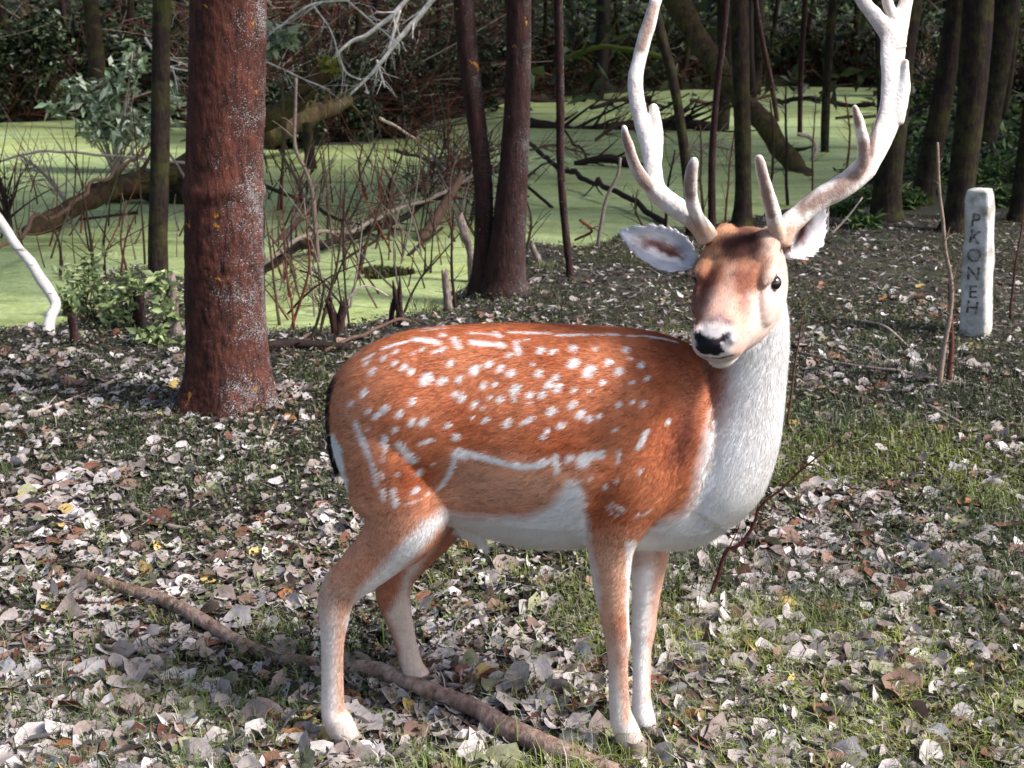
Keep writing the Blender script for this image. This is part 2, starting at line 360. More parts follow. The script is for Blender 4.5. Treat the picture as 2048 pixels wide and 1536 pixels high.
tree([(1650, 372, 18), (1650, 260, 17), (1656, 130, 17), (1668, -20, 18)], BARK_DK, 'thin dark tree rising left of the wide right antler')
tree([(1600, 338, 9), (1600, 220, 10), (1604, 100, 11), (1612, -20, 11)], BARK_MID, 'reddish sapling standing at the far end of the leaning trunk', ext=3)
tree([(1562, 300, 9), (1545, 180, 10), (1520, 60, 11), (1508, -20, 11)], BARK_MID, 'thin brown sapling leaning left above the leaning trunk', ext=3)
tree([(1771, 440, 66), (1774, 380, 54), (1784, 280, 50), (1800, 140, 48), (1826, -30, 48)], BARK_DK, 'dark trunk partly hidden behind the wide right antler', sides=20)
tree([(1842, 408, 46), (1856, 340, 42), (1876, 240, 42), (1900, 100, 42), (1920, -30, 42)], BARK_DK, 'dark trunk leaning right, between the antler and the stone post', sides=20)
tree([(1910, 462, 62), (1922, 380, 52), (1938, 250, 54), (1950, 110, 58), (1960, -30, 60)], BARK_DK, 'broad dark trunk rising right behind the white stone post', sides=22)
tree([(1964, 312, 50), (1978, 230, 50), (1994, 130, 52), (2014, -30, 54)], BARK_DK, 'dark trunk set further back, right of the stone post', sides=20)
tree([(2034, 440, 38), (2046, 360, 36), (2066, 200, 36), (2090, -30, 36)], BARK_DK, 'dark trunk leaning out at the right edge of the photo', sides=16)
# thin trunks deep in the wood
far_pts = [(60, 232, -10, 20), (250, 226, 262, 15), (700, 262, 720, 14), (860, 238, 880, 12), (1190, 178, 1200, 14), (1240, 176, 1228, 9), (1700, 168, 1716, 12), (1520, 166, 1560, 10), (1360, 172, 1390, 9), (1760, 300, 1750, 10), (620, 250, 560, 12), (150, 228, 120, 12), (1080, 180, 1092, 9), (1590, 160, 1630, 8), (2000, 260, 2036, 18)]
desc = ['left edge of the photo', 'pale leafed bush', 'broken mossy trunk', 'gap left of the paired stems', 'mossy arching bough', 'left antler tip', 'right antler palm', 'leaning trunk', 'brow tines', 'inner edge of the wide antler', 'broken mossy trunk, leaning left', 'pale leafed bush, further left', 'paired stems, on their right', 'leaning trunk, further back', 'right edge of the photo']
for (x, y, xt, w), d_ in zip(far_pts, desc):
    tree([(x, y, w*1.2), ((x+xt)/2+3, y/2, w), (xt, -30, w*.95)], BARK_DK, 'distant dark trunk on the far bank, seen by the '+d_, n=14, sides=9, ext=6, group='distant trunks beyond the pond')
# trees outside the picture whose crowns close the canopy
OUT = ['beyond the left edge at the near pond end', 'beyond the left edge, far back', 'behind the right leaning trunks, deep in the wood', 'at the right edge, far back', 'in the middle far behind the paired stems', 'far behind the white birch branches', 'far behind the wide antler', 'the furthest one to the left', 'well outside the right edge', 'the furthest one to the right', 'behind the thick trunk on the far bank', 'behind the straight dark tree on the far bank', 'just outside the right edge beyond the post']
for k, (x, y) in enumerate([(-9, 13), (-12, 20), (8, 17), (11, 24), (0, 26), (-5, 28), (6, 31), (-16, 30), (14, 14), (16, 30), (-7, 21), (3.5, 21), (9, 11.5)]):
    z = gz(x, y); rt = thing('tree', 'tall dark tree of the surrounding wood, '+OUT[k], 'tree', (x, y, z), 'trees of the surrounding wood')
    V, Q, T = tube(resample(np.array([(0, 0, -.2), (.05, .1, 2), (.1*math.sin(k), .2, 4.5), (.2, .1, 8)]), 16), np.linspace(.17, .07, 16), None, 9); mb = MB(); mb.add(V, Q, T); link('trunk', mb.build('trunk', BARK_DK), rt)
    c = link('crown', cr(), rt, (0, 0, 7.0)); c.scale = (1.5, 1.5, 1.2)

# ------------------------------------------------------------------ sticks, logs, branches
def branch_mb(pts, r0, r1, col, ntw=0, tl=.25, seed=0, sides=7, n=None, tcol=None, depth=2, flat=False):
    rg = np.random.default_rng(seed); pts = np.asarray(pts, float); L = np.linalg.norm(np.diff(pts, axis=0), axis=1).sum(); n = n or int(min(60, max(8, L/.04)))
    p = resample(pts, n); jt = np.stack([fbm(p+seed, 3, 3, seed % 50+q) for q in range(3)], 1); env = np.sin(np.linspace(0, math.pi, n))[:, None]; p = p + jt*env*L*.028
    rad = np.linspace(r0, r1, n)*(1+.25*fbm(p, 9, 3, seed % 40))
    mb = MB(); V, Q, T = tube(p, rad, None, sides); mb.add(V, Q, T, np.asarray(col)); tc = col if tcol is None else tcol
    def sub(p, rad, L, k, dep):
        tg = np.gradient(p, axis=0); tg /= np.linalg.norm(tg, axis=1)[:, None]+1e-9
        for _ in range(k):
            i = int(rg.uniform(.15, .97)*(len(p)-1)); d = rg.normal(0, 1, 3); 
            if flat: d[2] *= .35; d[2] += .15
            d -= tg[i]*d.dot(tg[i]); d /= np.linalg.norm(d)+1e-9; a = rg.uniform(.45, 1.1); d = tg[i]*math.cos(a)+d*math.sin(a)
            l = L*rg.uniform(.4, 1.3); m = 6; cv = rg.normal(0, .28, 3); q = np.array([p[i]+d*l*t+cv*l*t*t*.6 for t in np.linspace(0, 1, m)]); r_ = min(rad[i]*.5, max(rad[i]*.33, .0016))
            rr_ = np.linspace(r_, r_*.35, m); V, Q, T = tube(q, rr_, None, 4, cap=False); mb.add(V, Q, T, np.asarray(tc)*rg.uniform(.7, 1.3))
            if dep > 1 and rg.random() < .8: sub(q, rr_, l*.55, int(rg.integers(1, 4)), dep-1)
    if ntw: sub(p, rad, tl, ntw, depth)
    return mb, p
DKW, MDW, PLW, RDW, GRW = lin(44, 34, 32), lin(92, 72, 62), lin(176, 160, 150), lin(104, 58, 48), lin(128, 116, 108)
SC = [0]
def stick3(name, pts, r0, r1, col, label, cat, group=None, mat=None, **kw):
    SC[0] += 1; mb, p = branch_mb(pts, r0, r1, col, seed=100+SC[0], **kw); o = link(name, mb.build(name, mat or TWIG, pts[0]), None, tuple(pts[0])); return tag(o, label, cat, group)
def lay_stick(px, w0, w1, col, label, lift=1.0, name='stick', cat='stick', **kw):
    """lies on the ground along pixels"""
    pts = np.array([GG(x, y) for x, y in px]); sc = (pts[:, 1]*CT+CAMZ*ST)/F; r0, r1 = w0*sc[0]/2, w1*sc[-1]/2
    pts[:, 2] += np.linspace(r0, r1, len(pts))*lift+.008; return stick3(name, pts, r0, r1, col, label, cat, **kw)
def air_stick(px, Ys, w0, w1, col, label, name='branch', cat='branch', **kw):
    """px along the stick with its distances Ys (start, end)"""
    yy = np.interp(np.linspace(0, 1, len(px)), np.linspace(0, 1, len(Ys)), Ys); pts = np.array([P(x, y, q) for (x, y), q in zip(px, yy)])
    sc = (pts[:, 1]*CT-(pts[:, 2]-CAMZ)*ST)/F; return stick3(name, pts, w0*sc[0]/2, w1*sc[-1]/2, col, label, cat, **kw)
def WY(x, y): return G(x, y, WZ)[1]
# the long log in front of the deer
lay_stick([(150, 1160), (240, 1190), (330, 1227), (430, 1272), (520, 1310), (640, 1342), (760, 1378), (860, 1415), (960, 1455), (1040, 1496), (1110, 1525), (1230, 1575)], 22, 46, (.1,)*3,
    'long bare reddish log lying diagonally in front of the hind legs of the deer', name='log', cat='log', mat=WOOD_LOG, sides=16, ntw=3, tl=.04, depth=1, lift=1.0)
# sticks on the forest floor
for px, w0, w1, col, lab, tw in [
    ([(250, 1020), (300, 1045), (345, 1060), (400, 1066), (440, 1080), (462, 1112)], 12, 7, GRW, 'curved grey stick hooking down above the upper end of the log', 3),
    ([(185, 1135), (300, 1133), (400, 1140), (480, 1152), (558, 1156)], 6, 7, PLW, 'thin straight pale stick lying just above the log', 2),
    ([(58, 837), (137, 810), (191, 786), (239, 762)], 9, 6, PLW, 'pale stick lying left of the thick trunk', 2),
    ([(345, 822), (410, 826), (506, 836)], 5, 7, PLW, 'pale stick lying across the foot of the thick trunk', 3),
    ([(103, 911), (120, 938), (137, 970)], 8, 6, GRW, 'short grey stick standing out of the leaves on the far left', 1),
    ([(280, 908), (300, 890), (322, 880), (350, 888)], 7, 5, PLW, 'small forked pale stick among leaves below the thick trunk', 2),
    ([(528, 910), (540, 880), (552, 850)], 7, 5, PLW, 'short upright pale stick left of the tail', 0),
    ([(140, 1462), (200, 1440), (268, 1428)], 14, 9, GRW, 'stubby grey stick in the lower left leaves', 1),
    ([(880, 1098), (908, 1135), (917, 1185), (966, 1238)], 8, 5, MDW, 'crooked brown stick under the belly of the deer', 3),
    ([(810, 1187), (850, 1186), (904, 1188)], 6, 4, GRW, 'thin grey stick between the hind and front legs', 1),
    ([(975, 1297), (1005, 1282), (1040, 1262)], 6, 4, PLW, 'short pale stick lying behind the front legs', 0),
    ([(1605, 712), (1705, 735), (1793, 752), (1881, 768), (1939, 776), (2010, 802)], 6, 12, GRW, 'long grey branch lying right of the neck and below the stone post', 6),
    ([(1711, 644), (1764, 661), (1807, 693), (1866, 749)], 5, 5, PLW, 'pale slanting stick left of the stone post', 2),
    ([(1638, 644), (1705, 635), (1746, 618)], 5, 4, DKW, 'thin black stick lying right of the deer face', 1),
    ([(1640, 800), (1690, 785), (1746, 765), (1800, 764), (1863, 774)], 4, 6, DKW, 'bent dark stick crossing under the long grey branch', 2),
    ([(1723, 816), (1764, 834), (1816, 834), (1842, 820)], 6, 4, GRW, 'shallow curved twig on moss below the long grey branch', 1),
    ([(1854, 818), (1885, 834), (1921, 853)], 9, 7, GRW, 'short thick grey stick below the stone post', 0),
    ([(1770, 916), (1805, 920), (1842, 929)], 6, 5, DKW, 'short black stick in the moss on the right', 0),
    ([(1418, 1160), (1500, 1146), (1570, 1150)], 9, 6, PLW, 'pale barkless stick right of the chest', 1),
    ([(1412, 1296), (1460, 1296), (1490, 1285)], 5, 4, PLW, 'small pale twig right of the front hooves', 1),
    ([(1575, 848), (1640, 850), (1690, 862)], 5, 4, GRW, 'forked grey twig lying just right of the neck', 3),
    ([(1800, 1080), (1830, 1058), (1862, 1040)], 4, 5, PLW, 'bent pale twig among green moss on the right', 1),
    ([(530, 706), (600, 700), (700, 704)], 22, 15, DKW, 'dark rotten branch lying right behind the rump', 2),
    ([(650, 708), (740, 674), (830, 634), (856, 612), (860, 594)], 7, 6, MDW, 'brown branch rising behind the back of the deer', 4),
    ([(20, 1120), (70, 1105), (120, 1092)], 6, 4, GRW, 'thin grey stick at the left edge near a yellow leaf', 1),
    ([(590, 1060), (610, 1045), (640, 1060)], 4, 4, PLW, 'small looped pale twig below the tail', 0),
    ([(1040, 1130), (1100, 1125), (1150, 1140)], 5, 4, MDW, 'small brown twig behind the front leg', 1)]:
    lay_stick(px, w0, w1, col, lab, ntw=tw, tl=.09, depth=1, flat=True, name='log' if w0 > 20 else 'stick')
# upright stems near the deer
def stem(px, w0, w1, col, label, lean=0., **kw):
    b = GG(*px[0]); return air_stick(px, (b[1], b[1]+lean), w0, w1, col, label, name=kw.pop('name', 'sapling'), cat=kw.pop('cat', 'sapling'), **kw)
stem([(1413, 1212), (1437, 1151), (1454, 1099), (1481, 1090), (1510, 1049), (1522, 1014), (1569, 976), (1604, 940), (1671, 885)], 10, 3, lin(72, 38, 36), 'dark red bare twig growing beside the chest of the deer', ntw=12, tl=.10)
stem([(1572, 856), (1586, 760), (1598, 690), (1606, 630)], 6, 3, lin(92, 66, 54), 'thin reddish stem just right of the neck and cheek', ntw=4, tl=.08)
stem([(1878, 775), (1888, 700), (1897, 620), (1898, 560), (1890, 480), (1881, 380), (1875, 285)], 12, 5, lin(140, 122, 108), 'thorny pale stem standing left of the stone post', ntw=30, tl=.055, depth=1)
stem([(1896, 770), (1902, 690), (1900, 610), (1899, 570)], 12, 7, lin(96, 60, 50), 'short brown stem rooted beside the thorny stem', ntw=3, tl=.05, depth=1)
stem([(2020, 640), (2030, 540), (2046, 440)], 6, 3, lin(80, 50, 44), 'thin dark stem right of the stone post', ntw=5, tl=.1)
stem([(1195, 495), (1203, 440), (1216, 390), (1236, 350), (1241, 316)], 9, 6, GRW, 'pale grey stick standing on the bank left of the ear', ntw=2, tl=.06)
stem([(1655, 470), (1656, 420), (1652, 380)], 4, 3, PLW, 'pale dry stalk right of the right ear', ntw=1, tl=.05)
stem([(1660, 470), (1690, 440), (1725, 395)], 5, 3, PLW, 'slanting pale stalk behind the right ear', ntw=1, tl=.05)
stem([(655, 655), (636, 520), (629, 422), (621, 351), (592, 280), (592, 156)], 12, 7, lin(120, 104, 98), 'pale crooked sapling standing in front of the broken mossy trunk', ntw=7, tl=.22)
stem([(489, 752), (515, 778), (545, 806)], 6, 9, PLW, 'pale stick leaning against the foot of the thick trunk', name='stick', cat='stick')
# bare shoots along the shore
shoots = [(528, 640, 524, 300), (560, 650, 530, 425), (590, 668, 565, 520), (640, 660, 690, 380), (700, 660, 690, 330), (712, 560, 770, 380), (580, 660, 612, 430), (566, 560, 575, 480), (620, 680, 650, 560),
    (840, 462, 867, 240), (757, 480, 775, 290), (790, 470, 750, 330), (912, 620, 908, 420), (905, 500, 930, 250), (880, 420, 896, 200), (1052, 500, 1046, 380), (770, 450, 782, 360), (690, 540, 686, 380), (610, 420, 612, 330),
    (190, 560, 170, 400), (210, 560, 215, 430), (260, 560, 252, 400), (240, 560, 270, 430), (120, 560, 95, 430), (1330, 460, 1350, 300), (1405, 455, 1400, 250), (1450, 450, 1470, 250), (1530, 430, 1540, 200), (1575, 410, 1572, 170), (1625, 390, 1632, 190), (1690, 350, 1690, 190), (1290, 456, 1275, 380), (940, 440, 985, 260), (655, 480, 640, 300), (735, 400, 725, 290)]
sh_lab = """tall one touching the right side of the thick trunk|leaning left just right of the thick trunk|short one low beside the thick trunk|long one leaning right behind the forked stump|next to the forked stump, almost upright|slanting right towards the floating moss clump|crossing the dark thick branch, left part|short upright one near the thick trunk|short one leaning right over the forked stump
dark one leaning right above the moss clump|left of the one above the moss clump|leaning left over the dark thick branch|upright, beside the grey hollow stump|leaning right towards the thinner paired stem|short one near the broken brown limb|small one at the right foot of the paired stems|short one in mid duckweed|upright left of the moss clump|short upright one below the dark snag
leaning left in the duckweed left of the slim dark tree|upright behind the pale green weed|upright just left of the slim dark tree|leaning right behind the leafy weed|leaning left behind the bent birch|leaning right between the antlers, at left|upright between the brow tines|leaning right next to the straight dark tree|tall one right of the straight dark tree|upright in front of the leaning trunk|upright right of the leaning trunk|upright beside the inner tine of the wide antler|short one leaning left above the left ear
leaning right just left of the paired stems|leaning left in front of the dark straight branch|short one right of the dark snag""".replace("\n", "|").split("|")
for k, (x, y, xt, yt) in enumerate(shoots):
    w = R.uniform(5, 9); mid = ((x+xt)/2+R.normal(0, 9), (y+yt)/2); col = [DKW, MDW, RDW, lin(66, 52, 40)][k % 4]
    b = GG(x, y); Yb = b[1] if b[2] > WZ else WY(x, y)
    air_stick([(x, y+6), mid, (xt, yt)], (Yb, Yb+R.normal(0, .15)), w, w*.4, col, 'thin bare shoot, '+sh_lab[k], name='shoot', cat='shoot', ntw=int(R.integers(5, 12)), tl=.2, sides=5, group='bare shoots standing at the pond edge')
# branches lying in the pond
for px, Ys, w0, w1, col, lab, tw, tl in [
    ([(525, 528), (620, 466), (740, 446), (860, 396), (960, 345)], (WY(530, 560), WY(960, 440)), 9, 7, GRW, 'pale upper branch sweeping from the thick trunk towards the paired stems', 10, .3),
    ([(522, 545), (600, 494), (700, 472), (820, 424), (900, 384), (985, 332)], (WY(525, 545), WY(985, 430)), 22, 8, DKW, 'dark thick branch lying in the duckweed right of the thick trunk', 18, .35),
    ([(522, 368), (610, 405), (680, 436), (750, 456)], (WY(520, 430), WY(750, 458)), 9, 6, DKW, 'straight dark branch slanting down over the duckweed', 6, .2),
    ([(560, 480), (600, 440), (640, 400)], (WY(560, 480), WY(600, 450)), 14, 8, MDW, 'short stout branch stub rising from the duckweed', 2, .12),
    ([(843, 482), (870, 440), (905, 385), (925, 350)], (WY(843, 482), WY(870, 470)), 26, 14, MDW, 'broken brown limb standing in the duckweed left of the paired stems', 3, .2),
    ([(816, 512), (850, 484), (885, 455)], (WY(816, 512), WY(870, 480)), 8, 5, DKW, 'short dark stick poking out of the duckweed above the moss clump', 1, .1),
    ([(680, 524), (720, 502), (757, 480)], (WY(680, 524), WY(757, 480)), 9, 7, DKW, 'dark stick lying left of the floating moss clump', 2, .1),
    ([(760, 236), (820, 270), (862, 304)], (WY(760, 320), WY(862, 304)), 6, 4, PLW, 'thin pale branch reaching over the far shore', 2, .2),
    ([(1046, 275), (1130, 340), (1210, 372), (1330, 445)], (WY(1046, 330), WY(1330, 450)), 9, 12, DKW, 'long dark branch slanting down towards the left ear', 7, .25),
    ([(1130, 262), (1200, 350), (1250, 400), (1320, 442)], (WY(1130, 300), WY(1320, 445)), 5, 7, DKW, 'thin dark branch beside the long slanting one', 4, .2),
    ([(1040, 362), (1075, 388), (1105, 416)], (WY(1040, 400), WY(1105, 416)), 6, 7, DKW, 'dark twig in the duckweed just right of the paired stems', 1, .1),
    ([(1040, 365), (1080, 335), (1108, 318)], (WY(1040, 365), WY(1108, 340)), 6, 3, DKW, 'small rising twig right of the paired stems', 3, .15),
    ([(900, 300), (940, 330), (1000, 345)], (WY(900, 340), WY(1000, 380)), 8, 5, GRW, 'grey twiggy branch caught against the paired stems', 22, .35),
    ([(880, 350), (930, 320), (990, 300)], (WY(880, 370), WY(990, 370)), 7, 5, MDW, 'brown twiggy branch tangled left of the paired stems', 22, .35),
    ([(1044, 245), (1160, 262), (1290, 246), (1420, 252)], (WY(1044, 255), WY(1420, 262)), 24, 20, DKW, 'dark fallen trunk lying across the pond right of the paired stems', 26, .9),
    ([(1150, 328), (1220, 316), (1285, 336)], (WY(1150, 330), WY(1285, 336)), 12, 22, DKW, 'dark rotten limb half sunk in the duckweed left of the antler', 8, .35),
    ([(1050, 196), (1160, 208), (1300, 196)], (WY(1050, 206), WY(1300, 200)), 12, 10, DKW, 'dark branch along the far edge of the pond', 16, .9),
    ([(1180, 216), (1260, 200), (1330, 214)], (WY(1180, 225), WY(1330, 222)), 8, 6, DKW, 'thin dark limb at the far edge, left of the antler', 12, .8),
    ([(1160, 440), (1185, 462), (1150, 480)], (WY(1150, 500), WY(1160, 490)), 6, 5, RDW, 'small red brown twig at the waterline by the slim brown tree', 6, .15),
    ([(160, 440), (215, 434), (275, 426)], (WY(160, 441), WY(275, 428)), 7, 9, DKW, 'thin dark stick floating on the duckweed at left', 1, .1),
    ([(-30, 520), (60, 452), (150, 392), (260, 322), (310, 280)], (WY(0, 640), WY(310, 420)), 10, 6, MDW, 'long branch rising over the left part of the pond', 12, .3),
    ([(-20, 330), (60, 306), (140, 302), (250, 312), (372, 326)], (WY(0, 420), WY(370, 420)), 5, 5, PLW, 'thin pale arching branch over the left part of the pond', 6, .25),
    ([(20, 470), (10, 400), (-10, 340)], (WY(20, 470), WY(0, 460)), 16, 8, DKW, 'dark twiggy branch at the left edge above the birch', 24, .4),
    ([(130, 400), (90, 350), (40, 310)], (WY(130, 420), WY(60, 400)), 9, 4, GRW, 'grey twiggy branch standing in the pond at far left', 20, .4),
    ([(300, 340), (272, 330), (262, 290)], (WY(300, 420), WY(260, 410)), 6, 4, GRW, 'small crooked branch left of the slim dark tree', 8, .2),
    ([(305, 255), (340, 310), (375, 365)], (WY(340, 420), WY(375, 430)), 6, 5, GRW, 'thin grey stick crossing the slim dark tree', 1, .1),
    ([(1560, 205), (1620, 196), (1700, 212), (1750, 208)], (WY(1560, 212), WY(1750, 216)), 9, 9, DKW, 'dark stick lying on the far duckweed right of the leaning trunk', 5, .5),
    ([(1672, 236), (1720, 233), (1750, 232)], (WY(1672, 240), WY(1750, 236)), 6, 6, DKW, 'short dark stick floating beside the inner tine of the wide antler', 3, .3),
    ([(1745, 260), (1830, 225), (1890, 180)], (WY(1745, 300), WY(1890, 300)), 9, 7, DKW, 'dark bare branch right of the wide antler', 8, .4)]:
    air_stick(px, Ys, w0, w1, col, lab, ntw=int(tw*1.6), tl=tl*1.15, sides=8)
# more bare branches tangled over the water
for px, Ys, w0, w1, lab, tw in [
    ([(800, 420), (860, 350), (905, 250)], (390, 360), 8, 4, 'dark forked branch leaning right above the dark thick branch', 14),
    ([(560, 300), (600, 380), (640, 470)], (420, 470), 6, 5, 'thin dark branch falling left of the dark snag', 8),
    ([(790, 300), (870, 330), (950, 390)], (370, 400), 7, 5, 'grey brown branch crossing towards the thinner paired stem', 18),
    ([(700, 470), (780, 400), (850, 370), (940, 362)], (480, 420), 8, 5, 'curved dark branch arching over the middle of the duckweed', 14),
    ([(640, 500), (700, 440), (735, 370)], (500, 470), 7, 4, 'dark branch rising steeply right of the thick trunk', 10),
    ([(860, 300), (910, 380), (930, 460)], (400, 460), 8, 6, 'brown branch hanging down beside the thinner paired stem', 14),
    ([(1060, 300), (1110, 290), (1180, 310)], (330, 330), 6, 4, 'small twiggy branch behind the slim brown tree', 16),
    ([(1190, 280), (1240, 250), (1330, 262)], (300, 300), 8, 6, 'twiggy branch on the duckweed behind the slim antler', 20),
    ([(1340, 330), (1400, 290), (1470, 300)], (360, 340), 8, 6, 'dark branch in the duckweed between the antlers', 14),
    ([(1380, 200), (1460, 210), (1540, 190)], (230, 230), 8, 6, 'thin dark branch lying on the far shore behind the antlers', 14),
    ([(540, 470), (580, 530), (600, 600)], (600, 600), 5, 4, 'bent dark shoot standing close to the thick trunk', 8),
    ([(690, 620), (640, 560), (600, 540)], (640, 600), 5, 4, 'thin dark twig slanting left above the forked stump', 7)]:
    air_stick(px, (WY(px[0][0], Ys[0]), WY(px[-1][0], Ys[1])), w0, w1, [DKW, MDW, GRW][len(lab) % 3], lab, ntw=int(tw*2.2), tl=.42, sides=6)
ft = MB(); rg = np.random.default_rng(5)
for k in range(360):
    x, y = (rg.uniform(530, 1010), rg.uniform(330, 640)) if k % 4 else (rg.uniform(0, 360), rg.uniform(330, 560))
    if k % 3 == 0: x, y = rg.normal(910, 55), rg.uniform(330, 460)
    b = G(x, y, WZ)
    if sdf(b[:1], b[1:2])[0] > -.1: continue
    d = rg.normal(0, .45, 3); d[2] = 1 if k % 3 else rg.normal(.2, .3); d /= np.linalg.norm(d); L = rg.uniform(.25, 1.1); cv = rg.normal(0, .35, 3)
    q = np.array([b+d*L*t+cv*L*t*t*.45+np.array((0, 0, .25 if k % 3 == 0 else 0)) for t in np.linspace(0, 1, 7)]); V, Q, T = tube(q, np.linspace(.0065, .002, 7)*rg.uniform(.7, 1.5), None, 4, cap=False); ft.add(V, Q, None, [DKW, MDW, RDW, GRW][rg.integers(0, 4)]*rg.uniform(.5, 1.1))
tag(link('fine_twigs', ft.build('fine_twigs', TWIG)), 'many fine bare twigs sticking out of the duckweed', kind='stuff')
# thick pieces
air_stick([(60, 470), (140, 420), (240, 372), (330, 346), (440, 300), (535, 250), (600, 188), (645, 140)], (WY(60, 470), WY(240, 412), WY(400, 400)), 40, 44, (.1,)*3, 'large broken mossy trunk fallen across the pond behind the thick tree', name='fallen_tree', cat='fallen tree', mat=BARK_MOSS, sides=18, ntw=20, tl=.45, n=60)
air_stick([(180, 390), (260, 372), (380, 380)], (WY(180, 405), WY(380, 405)), 40, 70, (.1,)*3, 'dark root end of the fallen trunk, left of the slim dark tree', name='log', cat='log', mat=BARK_DK, sides=16, ntw=8, tl=.3)
air_stick([(530, 275), (640, 225), (700, 200)], (WY(530, 320), WY(700, 300)), 50, 20, (.1,)*3, 'splintered reddish limb right of the thick trunk, under the white branches', name='log', cat='log', mat=BARK_MOSS, sides=14, ntw=10, tl=.4)
air_stick([(622, 338), (618, 300), (614, 246)], (WY(622, 337), WY(622, 337)), 24, 18, (.1,)*3, 'dark upright snag standing in the duckweed', name='snag', cat='snag', mat=BARK_DK, sides=12)
air_stick([(1330, -30), (1400, 80), (1450, 160), (1520, 235), (1600, 345), (1618, 372)], (WY(1608, 352)+2.5, WY(1608, 352)), 46, 40, (.1,)*3, 'thick dark trunk leaning across behind the gap between the antlers', name='leaning_tree', cat='leaning tree', mat=BARK_MOSS, sides=16, ntw=8, tl=.5, n=40)
air_stick([(1595, 268), (1622, 276), (1633, 300), (1622, 322)], (WY(1600, 380), WY(1600, 380)), 8, 9, PLW, 'pale hooked branch end beside the leaning trunk', ntw=0)
air_stick([(1122, 122), (1160, 102), (1220, 94), (1290, 104), (1340, 120)], (WY(1130, 240), WY(1300, 240)), 8, 12, lin(70, 80, 30), 'mossy bough arching between the slim brown tree and the left antler', ntw=14, tl=.5)
for px, w0, w1, lab, Yw in [([(880, -20), (820, 55), (750, 140), (700, 190)], 18, 7, 'brighter lower white birch branch hanging over the far bank', 330), ([(830, -20), (770, 45), (700, 90), (640, 140), (610, 170)], 15, 6, 'upper white birch branch hanging left of the brighter one', 330),
    ([(800, 20), (785, 70), (775, 110)], 9, 7, 'short upright white branch crossing the two birch branches', 330), ([(700, 0), (625, 8), (560, 50), (532, 70)], 6, 8, 'thin white branch reaching the right side of the thick trunk', 420), ([(625, 8), (660, 60), (690, 140), (722, 160)], 5, 5, 'thin grey branch drooping from the white one right of the thick trunk', 420),
    ([(754, 120), (770, 175)], 7, 6, 'small white broken stick under the birch branches', 330), ([(290, 75), (320, 120), (345, 135), (380, 142)], 8, 5, 'crooked white branch between the slim dark tree and the thick trunk', 420), ([(235, 205), (228, 275)], 7, 6, 'upright white stick behind the pale leafed bush', 330),
    ([(680, -10), (740, 40), (800, 90)], 5, 4, 'thin pale branch crossing above the birch branches', 360), ([(530, 122), (600, 155), (660, 180)], 5, 4, 'thin pale twig right of the thick trunk over the mossy limb', 420)]:
    air_stick(px, (WY(700, Yw), WY(700, Yw)), w0*.72, w1*.6, lin(206, 200, 196), lab, ntw=9, tl=.35, mat=WHITEB)
# the birch leaning in at left
BIRCH = NT('birch_bark'); cc = BIRCH.coord(); w_ = BIRCH.noise(1.0, 3, .6, BIRCH.coord((8, 8, 55)), .3)
cB = BIRCH.mix(BIRCH.ramp(w_, [(.62, 0.), (.66, .8)]), tuple(lin(206, 200, 194)), tuple(lin(70, 58, 54))); cB = BIRCH.mix(BIRCH.ramp(BIRCH.noise(9, 4, .6, cc), [(.4, 0.), (.7, .45)]), cB, tuple(lin(150, 138, 128)))
BIRCH.l(cB, BIRCH.b.inputs['Base Color']); BIRCH.set(Roughness=.7); BIRCH.bump(w_, .5, .006)
bb = GG(97, 668)
air_stick([(97, 672), (100, 640), (108, 605), (82, 560), (40, 500), (0, 440), (-60, 360)], (bb[1], bb[1]+.5), 24, 19, (.5,)*3, 'bent white birch stem at the left edge with dark bands', name='birch_tree', cat='birch', mat=BIRCH.m, sides=16, ntw=0, n=50)
# stumps and snags along the bank
def stump(px, py, h_px, w, mat, label, tilt=0, forks=1, name='stump', top=.8):
    b = GG(px, py); sc = (b[1]*CT+CAMZ*ST)/F; h = h_px*sc*1.03; r = w*sc/2; mb = MB(); rg = np.random.default_rng(int(px))
    for f in range(forks):
        dx = (f-(forks-1)/2)*r*1.7; pts = np.array([(0, 0, -.06), (dx*.3, 0, h*.3), (dx*.7+tilt*h*.6, 0, h*.7), (dx+tilt*h, 0, h*rg.uniform(.85, 1.05))]); rad = np.array([1.35, 1.0, .9, top])*r*(1 if forks == 1 else .62)
        V, Q, T = tube(resample(pts, 18), np.interp(np.linspace(0, 1, 18), np.linspace(0, 1, 4), rad), None, 16)
        out = V-np.concatenate([np.repeat(resample(pts, 18), 16, 0), pts[:1], pts[-1:]]); V = V+out*(fbm(V*np.array((1, 1, .4)), 5/r*.15, 3, int(px))*.5)[:, None]
        V[17*16:18*16, 2] += rg.uniform(-.3, .9, 16)*r*1.2; V[-1, 2] -= r*.6; mb.add(V, Q, T)
    return tag(link(name, mb.build(name, mat), None, tuple(b)), label, name)
stump(150, 686, 62, 20, BARK_MID, 'small dark stump right of the bent birch')
stump(281, 652, 62, 28, BARK_MID, 'dark stump half hidden in weeds below the slim dark tree', .05)
stump(350, 668, 110, 20, WOOD_GREY, 'pale splintered stump touching the left side of the thick trunk', .02)
stump(676, 672, 72, 34, BARK_MID, 'forked brown stump behind the rump of the deer', 0, 2)
stump(784, 650, 80, 12, BARK_MID, 'thin pointed brown stump below the floating moss clump', .2, 1, top=.3)
stump(800, 652, 92, 16, BARK_MID, 'double pointed stump right below the floating moss clump', -.05, 2, top=.3)
stump(896, 622, 74, 18, WOOD_GREY, 'grey stump with a rotten hollow top above the back of the deer', -.08)
stump(945, 560, 128, 19, WOOD_GREY, 'grey leaning snag at the left foot of the paired stems', -.18, name='snag', top=.7)
